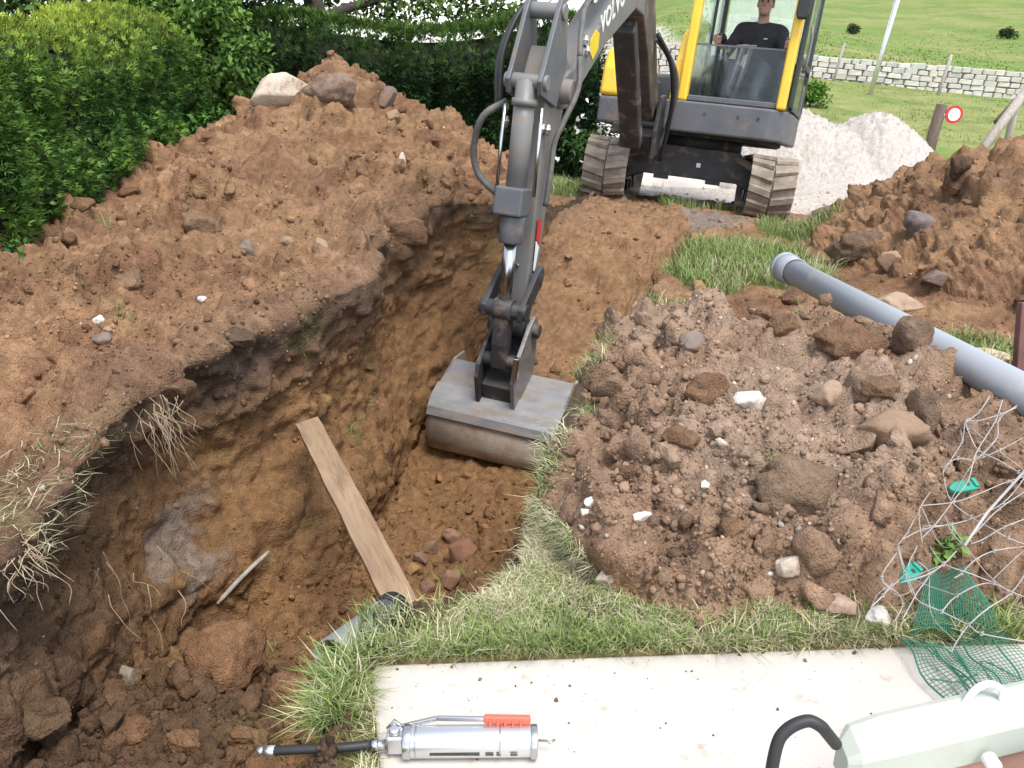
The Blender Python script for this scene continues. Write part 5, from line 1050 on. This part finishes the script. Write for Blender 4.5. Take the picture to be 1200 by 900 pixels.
# ------------------------------------------------------------------ wire netting, clips, green net, post
WIRES = [
[(1.247, 1.876, 0.379), (1.200, 1.861, 0.367), (1.137, 1.837, 0.361), (1.105, 1.835, 0.361), (1.102, 1.799, 0.339), (1.110, 1.767, 0.316), (1.144, 1.735, 0.305), (1.172, 1.701, 0.293), (1.184, 1.671, 0.292)],
[(1.263, 1.824, 0.333), (1.164, 1.773, 0.313), (1.091, 1.744, 0.303), (1.054, 1.750, 0.303), (1.021, 1.739, 0.285), (1.005, 1.702, 0.273), (0.995, 1.642, 0.252), (1.019, 1.595, 0.237), (1.038, 1.554, 0.236), (1.067, 1.527, 0.226), (1.109, 1.511, 0.215)],
[(1.132, 1.882, 0.334), (1.102, 1.827, 0.309), (1.036, 1.749, 0.292), (0.981, 1.693, 0.261), (0.929, 1.639, 0.241), (0.909, 1.603, 0.232), (0.884, 1.527, 0.216)],
[(0.911, 1.608, 0.258), (0.998, 1.635, 0.251), (1.064, 1.657, 0.260), (1.143, 1.686, 0.276), (1.202, 1.699, 0.286)],
[(0.919, 1.628, 0.228), (0.879, 1.582, 0.207), (0.843, 1.544, 0.197)],
[(1.214, 1.938, 0.384), (1.166, 1.891, 0.359), (1.117, 1.857, 0.346)],
[(1.222, 1.897, 0.390), (1.184, 1.846, 0.356), (1.098, 1.749, 0.331), (1.070, 1.713, 0.316), (1.039, 1.666, 0.287), (0.979, 1.605, 0.273), (0.918, 1.547, 0.251), (0.870, 1.505, 0.240)],
[(1.270, 1.910, 0.370), (1.196, 1.852, 0.359), (1.169, 1.801, 0.333), (1.110, 1.748, 0.315), (1.091, 1.745, 0.305)],
[(1.175, 1.650, 0.280), (1.082, 1.600, 0.255), (0.996, 1.527, 0.242), (0.950, 1.492, 0.228)],
[(0.908, 1.580, 0.222), (0.974, 1.585, 0.224), (1.047, 1.612, 0.229), (1.129, 1.661, 0.235), (1.192, 1.712, 0.257), (1.234, 1.752, 0.279)],
[(0.826, 1.505, 0.235), (0.886, 1.539, 0.239), (0.935, 1.542, 0.248)],
[(1.163, 1.609, 0.229), (1.089, 1.581, 0.219), (1.023, 1.542, 0.212), (0.994, 1.535, 0.205)],
[(0.935, 1.549, 0.265), (0.939, 1.523, 0.245), (0.944, 1.484, 0.238)],
[(0.823, 1.509, 0.217), (0.806, 1.429, 0.204), (0.803, 1.365, 0.188), (0.833, 1.322, 0.190), (0.867, 1.285, 0.187), (0.883, 1.268, 0.181), (0.955, 1.240, 0.184)],
[(0.891, 1.508, 0.218), (0.891, 1.448, 0.215), (0.928, 1.415, 0.214), (0.966, 1.390, 0.208), (0.991, 1.369, 0.202), (1.025, 1.365, 0.190)],
[(1.057, 1.429, 0.213), (0.987, 1.363, 0.203), (0.936, 1.342, 0.184), (0.868, 1.287, 0.186), (0.821, 1.239, 0.185), (0.798, 1.211, 0.186)],
[(0.918, 1.456, 0.240), (0.881, 1.430, 0.224), (0.824, 1.389, 0.226), (0.766, 1.368, 0.224)],
[(0.860, 1.500, 0.223), (0.821, 1.449, 0.196), (0.798, 1.356, 0.194)],
[(0.821, 1.500, 0.210), (0.755, 1.420, 0.198), (0.779, 1.392, 0.182), (0.770, 1.350, 0.184), (0.732, 1.300, 0.181)],
[(0.838, 1.451, 0.219), (0.854, 1.425, 0.206), (0.805, 1.370, 0.199), (0.754, 1.312, 0.178)],
[(1.117, 1.529, 0.204), (1.029, 1.506, 0.207), (0.977, 1.483, 0.197), (0.936, 1.450, 0.189), (0.914, 1.436, 0.187)],
[(0.698, 1.331, 0.192), (0.727, 1.349, 0.208), (0.758, 1.380, 0.215)],
[(0.858, 1.362, 0.160), (0.913, 1.412, 0.161), (0.981, 1.433, 0.177), (1.028, 1.420, 0.165)]
]
wn_ = empty('wire_netting', (.95, 1.55, 0)); tag(wn_, 'torn pale wire netting sagging over the low spoil heap at the right edge', 'wire netting')
for w in WIRES:
    d = MB(); d.tube([(q[0] - .95, q[1] - 1.55, q[2]) for q in bez(w, 4)], .0013, 6); d.build('wire', M['wire'], wn_)
    for q in w[1:-1:2]:
        d = MB(); qv = Vector((q[0] - .95, q[1] - 1.55, q[2])); k_ = [qv + Vector((.0028 * math.cos(u_), .0028 * math.sin(u_), .003 * u_ / 3 - .006)) for u_ in np.linspace(0, 12, 14)]; d.tube(k_, .0011, 5); d.build('wire_twist', M['wire'], wn_)
rw2 = random.Random(8)
for _ in range(16):
    w = WIRES[rw2.randrange(len(WIRES))]; q0_ = np.array(w[rw2.randrange(len(w))]); w2 = WIRES[rw2.randrange(len(WIRES))]; q1_ = np.array(w2[rw2.randrange(len(w2))])
    if .08 < np.linalg.norm(q0_ - q1_) < .28:
        m_ = (q0_ + q1_) / 2 + np.array([rw2.gauss(0, .02), rw2.gauss(0, .02), rw2.uniform(-.05, .01)]); d = MB(); d.tube([(q[0] - .95, q[1] - 1.55, q[2]) for q in bez([q0_, m_, q1_], 6)], .0009, 5); d.build('wire', M['wire'], wn_)
d = MB(); d.tube([(.249, .149, .321), (.077, .005, .272), (-.014, -.087, .247)], .0032, 8); d.build('stretcher_rod', M['wire'], wn_)
def clip(loc, rz, ry, L, label):
    r_ = empty('plastic_clip', loc); r_.rotation_euler = (.5, ry, rz); tag(r_, label, 'clip', 'green clips on the wire netting')
    d = MB(); d.prism([(-L / 2, -.006), (-L * .25, -.014), (L * .35, -.016), (L / 2, -.008), (L / 2, .008), (L * .35, .016), (-L * .25, .013), (-L / 2, .004)], -.006, .006, lambda a, w, v: (a, v, w)); d.build('clip_body', M['greenplastic'], r_, .003)
    d = MB(); d.tube([(L * .12, 0, .0055), (L * .12, 0, .0075)], .005, 10); d.build('clip_hole', M['dark'], r_)
    d = MB(); d.box((L * .3, -.012, .004), (L * .42, .012, .012)); d.build('clip_jaw', M['greenplastic'], r_, .002)
clip((1.051, 1.700, .256), .35, 0, .085, 'flat green plastic clip hooked high in the wire netting, pointing to the pipe')
clip((.826, 1.447, .189), .75, 0, .075, 'green plastic clip hooked low in the wire netting above the pale stones')
gn = empty('green_net', (.93, 1.35, 0)); tag(gn, 'torn piece of fine green plastic net lying on the corner of the slab', 'net')
Q = [np.array(v) for v in ((.829, 1.442), (1.075, 1.453), (1.075, 1.30), (.845, 1.242))]
def netp(u_, v_):
    p_ = (Q[0] * (1 - u_) + Q[1] * u_) * (1 - v_) + (Q[3] * (1 - u_) + Q[2] * u_) * v_
    return (p_[0] - .93 + .006 * math.sin(9 * v_ + 3 * u_), p_[1] - 1.35 + .006 * math.sin(8 * u_), .010 + .016 * (math.sin(7 * u_ + 2) * math.sin(5 * v_ + 1) + 1) * .8 + .01 * v_)
d = MB()
for i in range(27):
    u_ = i / 26; e = 1 if i % 6 else 1
    d.tube([netp(u_, k / 8) for k in range(9)], 0.0007 if i % 7 else .002, 4, False)
for j in range(23): d.tube([netp(k / 10, j / 22) for k in range(11)], .0007, 4, False)
o = d.build('net_mesh', M['greennet'], gn); o['kind'] = 'stuff'
def foldp(u_, v_):
    a_ = np.array((.86, 1.45)) * (1 - u_) + np.array((1.05, 1.46)) * u_; c_ = np.array((.955, 1.60)) * (1 - u_) + np.array((1.02, 1.53)) * u_; p_ = a_ * (1 - v_) + c_ * v_
    return (p_[0] - .93, p_[1] - 1.35, .03 + .085 * v_ + .02 * math.sin(7 * u_ + 3 * v_))
d = MB()
for i in range(33): d.tube([foldp(i / 32, k / 6) for k in range(7)], .0012, 4, False)
for j in range(19): d.tube([foldp(k / 8, j / 18) for k in range(9)], .0012, 4, False)
o = d.build('net_fold', M['greennet'], gn); o['kind'] = 'stuff'
for k in range(6):
    q = [(rr.uniform(-.12, .12), rr.uniform(-.1, .1), .03) for _ in range(4)]; q.sort(); d = MB(); d.tube(bez(q, 5), .0017, 5); d.build('net_cord', M['greennet'], gn)
d = MB(); d.box((-.016, -.012, -.3), (.016, .012, .27)); o = d.build('steel_post', M['redpost'], None, .003); o.location = (1.615, 2.45, .2); o.rotation_euler = (-.25, .05, .2); tag(o, 'dark red flat steel post at the right edge, above the grey pipe', 'post')

# ------------------------------------------------------------------ pale green machine cover at the lower right, black hose beside it
mc = empty('machine_cover', (.70, .885, 0)); tag(mc, 'pale green moulded machine cover beside a black hose at the slab edge', 'machine')
prof = [(-.026, .300), (-.026, .347), (-.023, .354), (-.015, .358), (.030, .363), (.040, .359), (.044, .350), (.044, .300)]
d = MB(); xs = [-.262, -.245, -.20, -.1, 0, .15, .35]; V = []; n = len(prof)
for i, x_ in enumerate(xs):
    sh_ = (.10 * (x_ - .0)); ins = (.55, .9, 1, 1, 1, 1, 1)[i]
    for a_, z_ in prof: V.append((x_, a_ * ins + .25 * x_ + .01, .33 + (z_ - .33) * (ins if z_ > .33 else 1) + .02 * x_))
F = [(i * n + j, i * n + (j + 1) % n, (i + 1) * n + (j + 1) % n, (i + 1) * n + j) for i in range(len(xs) - 1) for j in range(n)] + [tuple(range(n - 1, -1, -1)), tuple((len(xs) - 1) * n + j for j in range(n))]
d.add(V, F, None, False); d.build('cover', M['mint'], mc, .005, 3)
d = MB(); d.prism([(-.19, -.05), (.34, .08), (.34, .16), (-.19, .025)], .02, .302, lambda a, w, v: (a, v, w)); d.build('machine_body', M['pink'], mc, .01)
d = MB(); d.tube([(-.06, -.06, .318), (-.06, -.04, .318)], .010, 12); d.build('cover_knob', M['white'], mc, .002)
lp_ = [(-.075, .012, .355), (-.06, .018, .378), (-.04, .022, .386), (-.022, .02, .378), (-.018, .018, .358)]
d = MB(); d.tube(bez(lp_, 4), .005, 8); d.build('latch_loop', M['white'], mc)
d = MB(); d.tube([(.03, -.10, .25), (.03, -.05, .25)], .075, 30); d.tube([(.03, -.103, .25), (.03, -.047, .25)], .04, 20); d.build('wheel', M['black'], mc, .006)
d = MB(); d.tube(bez([(.322, .74, .20), (.329, .785, .30), (.338, .808, .369), (.352, .817, .392), (.377, .821, .403), (.394, .818, .398), (.408, .822, .380), (.425, .83, .355)], 6), .0082, 12); o = d.build('rubber_hose', M['black']); tag(o, 'thick black rubber hose arching into the pale green machine cover', 'hose')

# ------------------------------------------------------------------ stones and clods one can point to
SM = {}
def rock(name, label, cat, loc, dims, c, seed, kind='stone', rz=0., tilt=0., group=None, sub_=3):
    V, F = (stone_mesh(seed, 4, .2, seed, 11) if kind == 'stone' else clod_mesh(seed, 4, .34, 7, .09))
    V = V * np.array(dims) * .5 / np.abs(V).max(0); cc = np.array(c)[None] * (1 + .14 * fbm(V / max(dims) * 7, 3, seed))[:, None]
    o = link(name, np_mesh(name, V, F, M['stone' if kind == 'stone' else 'clod'], True, cc)); o.location = loc; o.rotation_euler = (tilt, 0, rz); return tag(o, label, cat, group)
PALE, WHITE, TAN, BRN, GRY, ORG, DKB = (.50, .43, .35), (.68, .64, .58), (.30, .205, .13), (.19, .112, .068), (.19, .15, .125), (.33, .19, .085), (.11, .07, .048)
S = lambda lab, loc, dims, c, seed, **k: rock('stone', lab, 'stone', loc, dims, c, seed, 'stone', **k)
K = lambda lab, loc, dims, c, seed, **k: rock('dirt_clod', lab, 'clod', loc, dims, c, seed, 'clod', **k)
S('long whitish boulder lying near the top of the tall spoil heap', (-1.663, 6.380, 0.924), (0.567, 0.340, 0.251), (.50, .42, .33), 301, rz=0.00)
K('round brown boulder at the right end of the long whitish one', (-1.237, 6.011, 0.934), (0.383, 0.307, 0.249), (.24, .17, .125), 302, rz=0.10)
S('largest white angular stone on the low spoil heap', (0.646, 2.080, 0.307), (0.097, 0.078, 0.080), WHITE, 303, rz=-0.40)
S('pale rounded stone low on the front of the low spoil heap, above the slab', (0.630, 1.580, 0.120), (0.065, 0.052, 0.057), PALE, 304, rz=0.30)
S('flat pinkish stone on the grass at the foot of the low spoil heap', (0.737, 1.530, 0.051), (0.099, 0.089, 0.043), (.42, .30, .24), 305, rz=-0.20)
S('rounded white stone beside the flat pinkish one at the slab edge', (0.809, 1.500, 0.043), (0.075, 0.060, 0.058), WHITE, 306, rz=0.50)
S('squarish pale stone at the left foot of the low spoil heap', (0.219, 1.622, 0.062), (0.052, 0.041, 0.053), PALE, 307, rz=-0.00)
S('egg-shaped tan stone left of the squarish pale one', (0.151, 1.698, 0.048), (0.041, 0.033, 0.046), (.42, .32, .24), 308, rz=-0.50)
S('thin white stone chip low in the middle of the low spoil heap', (0.299, 1.670, 0.194), (0.051, 0.031, 0.026), WHITE, 309, rz=0.20)
S('lower of three small pale pebbles near the trench edge', (0.173, 1.714, 0.178), (0.026, 0.021, 0.023), WHITE, 310, rz=-0.30)
S('upper and largest of three small pale pebbles near the trench edge', (0.187, 1.726, 0.197), (0.035, 0.028, 0.027), WHITE, 311, rz=0.40)
S('lowest and browner of three small pale pebbles near the trench edge', (0.171, 1.704, 0.143), (0.024, 0.019, 0.021), PALE, 312, rz=-0.10)
S('small white pebble in the middle of the low spoil heap', (0.472, 1.778, 0.216), (0.027, 0.022, 0.025), WHITE, 313, rz=0.60)
S('pale pebble just below the largest white stone', (0.524, 1.854, 0.292), (0.038, 0.031, 0.028), PALE, 314, rz=0.10)
S('tiny white pebble left of the pale rounded stone', (0.592, 1.595, 0.086), (0.023, 0.019, 0.020), WHITE, 315, rz=-0.40)
K('round soft clod left of the largest white stone', (0.544, 2.133, 0.306), (0.156, 0.125, 0.140), BRN, 316, rz=0.30)
S('buff rock in the soil right of the largest white stone', (0.855, 2.050, 0.343), (0.100, 0.080, 0.084), (.33, .235, .165), 317, rz=-0.20)
S('big flat-topped brown rock on the right side of the low spoil heap', (0.978, 1.933, 0.280), (0.234, 0.187, 0.137), (.26, .175, .115), 318, rz=0.00)
K('round clod against the long grey pipe', (1.185, 2.342, 0.389), (0.147, 0.132, 0.160), (.185, .125, .085), 319, rz=0.00)
K('broad clod left of the round one, in front of the grey pipe', (1.036, 2.366, 0.375), (0.236, 0.165, 0.146), BRN, 320, rz=-0.50)
K('upper clod at the back crest of the low spoil heap', (0.841, 2.443, 0.405), (0.126, 0.101, 0.097), BRN, 321, rz=0.20)
K('reddish clod standing below the socket of the grey pipe', (1.417, 4.037, 0.037), (0.154, 0.124, 0.193), (.2, .115, .075), 322, rz=-0.30)
S('dark grey rock at the back left of the low spoil heap', (0.580, 2.481, 0.329), (0.097, 0.078, 0.094), GRY, 323, rz=0.40)
K('huge clod streaked with pale clay in the middle right of the low spoil heap', (0.728, 1.776, 0.203), (0.287, 0.172, 0.199), (.225, .155, .105), 324, rz=-0.10)
S('white clay lump set in the front of the huge clod', (0.709, 1.774, 0.234), (0.075, 0.037, 0.055), (.55, .47, .4), 325, rz=0.60)
S('small clay lump at the upper left of the huge clod', (0.659, 1.823, 0.239), (0.046, 0.023, 0.034), (.55, .47, .4), 326, rz=0.10)
K('clod between the buff rock and the big flat-topped rock', (0.965, 2.027, 0.371), (0.116, 0.093, 0.101), (.2, .125, .08), 327, rz=-0.40)
K('brown clod left of the middle of the low spoil heap', (0.428, 1.882, 0.287), (0.098, 0.079, 0.074), BRN, 328, rz=0.30)
K('clod near the trench edge on the low spoil heap', (0.295, 1.889, 0.186), (0.088, 0.070, 0.067), (.18, .11, .07), 329, rz=-0.20)
K('clod low on the front of the low spoil heap', (0.504, 1.630, 0.192), (0.074, 0.059, 0.051), BRN, 330, rz=0.50)
K('large clod sliding off the lip of the tall spoil heap', (-0.663, 4.972, 0.199), (0.326, 0.261, 0.260), BRN, 331, rz=0.00)
S('dark stone at the left of the row of stones on the tall spoil heap', (-1.359, 4.211, 0.237), (0.123, 0.098, 0.116), GRY, 332, rz=-0.50)
S('yellowish stone in the middle of the row on the tall spoil heap', (-1.202, 4.377, 0.253), (0.109, 0.087, 0.102), (.25, .18, .11), 333, rz=0.20)
S('round stone at the right of the row on the tall spoil heap', (-0.992, 4.241, 0.251), (0.110, 0.088, 0.108), TAN, 334, rz=-0.30)
S('brown stone below the peak of the tall spoil heap', (-0.850, 6.185, 0.751), (0.121, 0.097, 0.124), TAN, 335, rz=0.40)
S('dark boulder just right of the peak of the tall spoil heap', (-0.966, 6.620, 0.855), (0.193, 0.155, 0.184), (.17, .125, .1), 336, rz=-0.10)
S('pale upright stone on the right flank of the tall spoil heap', (-0.705, 5.409, 0.526), (0.076, 0.061, 0.155), PALE, 337, rz=-0.60)
S('white stone on the left of the tall spoil heap', (-1.670, 3.186, 0.189), (0.062, 0.049, 0.045), WHITE, 338, rz=0.10)
S('small white stone right of the other one on the tall spoil heap', (-1.378, 3.550, 0.170), (0.049, 0.039, 0.039), WHITE, 339, rz=-0.40)
S('grey stone below the white one on the tall spoil heap', (-1.546, 2.954, 0.183), (0.077, 0.062, 0.059), GRY, 340, rz=0.30)
S('tan stone between the white and grey ones on the tall spoil heap', (-1.642, 3.194, 0.141), (0.055, 0.044, 0.046), TAN, 341, rz=-0.20)
K('broad clod halfway up the left of the tall spoil heap', (-1.663, 4.385, 0.335), (0.225, 0.180, 0.165), (.21, .135, .085), 342, rz=0.50)
K('dark turf clod at the trench lip below the tall spoil heap', (-1.149, 3.225, 0.093), (0.195, 0.156, 0.128), (.11, .072, .05), 343, rz=-0.00)
K('clod on the lower left slope of the tall spoil heap', (-1.710, 3.611, 0.240), (0.152, 0.122, 0.101), (.21, .135, .085), 344, rz=-0.50)
S('purplish rock half buried in the reddish spoil heap', (2.375, 4.826, 0.258), (0.257, 0.206, 0.162), (.16, .125, .12), 345, rz=0.20)
S('angular tan rock at the foot of the reddish spoil heap', (2.146, 4.608, 0.091), (0.154, 0.123, 0.167), TAN, 346, rz=-0.30)
K('broad dark clod left of the angular tan rock', (2.094, 4.930, 0.073), (0.399, 0.279, 0.271), (.17, .115, .08), 347, rz=0.40)
S('dark rock in front of the angular tan one, beyond the grey pipe', (2.218, 4.212, 0.092), (0.151, 0.121, 0.109), (.17, .13, .11), 348, rz=-0.10)
K('dark turf clod on the crest of the reddish spoil heap', (2.686, 5.096, 0.531), (0.174, 0.139, 0.178), DKB, 349, rz=0.60)
S('pale flat rock behind the long grey pipe', (1.904, 3.987, 0.019), (0.296, 0.237, 0.112), (.34, .25, .17), 350, rz=0.00)
S('flat buff slab on the ground beyond the pipe at the right edge', (1.938, 3.243, 0.007), (0.282, 0.225, 0.057), (.5, .42, .3), 351, rz=0.00)
S('orange stone on the trench floor beside the plank', (-0.493, 3.452, -1.184), (0.093, 0.083, 0.086), ORG, 352, rz=0.30)
S('big reddish stone on the trench floor', (-0.252, 3.597, -1.182), (0.148, 0.118, 0.186), (.23, .115, .07), 353, rz=-0.20)
S('reddish stone below the big one on the trench floor', (-0.296, 3.303, -1.141), (0.113, 0.091, 0.107), (.26, .15, .09), 354, rz=0.50)
S('brown stone on the trench floor next to the grass edge', (-0.380, 3.182, -1.094), (0.086, 0.069, 0.080), (.2, .125, .08), 355, rz=-0.00)
S('small brown stone above the orange one on the trench floor', (-0.468, 3.570, -1.199), (0.087, 0.069, 0.079), (.19, .12, .085), 356, rz=-0.50)
S('dull stone higher up in the stony patch of the trench floor', (-0.425, 3.713, -1.224), (0.099, 0.079, 0.091), (.22, .14, .09), 357, rz=0.20)
S('stone behind the big reddish one on the trench floor', (-0.322, 3.843, -1.237), (0.120, 0.096, 0.094), (.25, .14, .09), 358, rz=-0.30)
K('biggest reddish-brown clod at the near end of the trench', (-0.990, 2.295, -0.734), (0.293, 0.278, 0.311), (.235, .13, .07), 359, rz=0.40)
K('lumpy clod right of the biggest one in the trench', (-0.720, 2.081, -0.729), (0.180, 0.162, 0.150), (.235, .13, .072), 360, rz=-0.10)
S('grey stone on the trench floor left of the biggest clod', (-1.251, 2.141, -0.688), (0.083, 0.066, 0.079), (.24, .2, .155), 361, rz=-0.60)
K('dark shaded boulder in the lower left corner of the trench', (-1.218, 1.643, -0.385), (0.194, 0.155, 0.145), (.13, .085, .05), 362, rz=0.10)
K('clod below the biggest one at the bottom of the picture', (-0.874, 1.693, -0.524), (0.104, 0.094, 0.083), (.215, .122, .066), 363, rz=-0.40)
K('oblong clod at the lower right of the biggest one', (-0.727, 1.728, -0.533), (0.092, 0.083, 0.071), (.215, .122, .066), 364, rz=0.30)
K('squat clod at the lower left of the biggest one', (-1.073, 1.790, -0.589), (0.124, 0.112, 0.098), (.2, .11, .06), 365, rz=-0.20)
K('clod behind the lumpy one, beside the plank foot', (-0.806, 2.447, -0.968), (0.114, 0.102, 0.097), (.215, .122, .066), 366, rz=0.50)
S('brown boulder just right of the right track', (2.32, 6.25, .02), (.17, .15, .20), (.16, .11, .08), 371)
K('clod lying against the near end of the dark pipe stub', (-.487, 1.80, -.40), (.15, .13, .15), (.16, .095, .055), 390)
S('dark boulder before the gravel pile', (2.52, 6.6, -.02), (.21, .18, .20), (.14, .115, .095), 372)
# hanging roots and dry grass on the left trench wall
def roots(name, label, centre, n, spread, drop, r_, seed):
    r2 = random.Random(seed); o = empty(name, centre); tag(o, label, 'roots'); d = MB()
    for _ in range(n):
        x0, y0, z0 = r2.gauss(0, spread * .4), r2.gauss(0, spread * .4) - .05, r2.uniform(-.02, .05); L = drop * r2.uniform(.3, 1); pts = [(x0, y0, z0)]
        for k in range(4): pts.append((pts[-1][0] + r2.gauss(.012, .02), pts[-1][1] + r2.gauss(-.006, .014), pts[-1][2] - L / 4))
        d.tube(bez(pts, 3), [r_ * (1 - .05 * k) for k in range(13)], 5)
    e = d.build('root_strands', M['root'], o); e['kind'] = 'stuff'; return o
roots('hanging_roots', 'tuft of dry roots and grass hanging from the left lip of the trench', (-1.235, 2.66, .04), 34, .12, .25, .0014, 1)
roots('hanging_roots', 'thin pale roots dangling lower on the left trench wall', (-1.25, 2.30, -.38), 9, .2, .25, .0016, 2)
roots('hanging_roots', 'dry grass strands hanging from the turf at the far left edge', (-1.22, 1.78, .04), 22, .1, .14, .0014, 3)
c1, r1 = cloud(0, 0, .05, .03, .02, .04, 6, .012, .024)
tree('leafy_weed', 'small bright green weed growing through the wire netting', 'weed', (1.0, 1.63, .08), [(0, 0, -.03), (.005, 0, .04), (0, 0, .09)], [], c1, r1, 70, ((.12, .24, .05), (.2, .36, .08)), .026, .002)
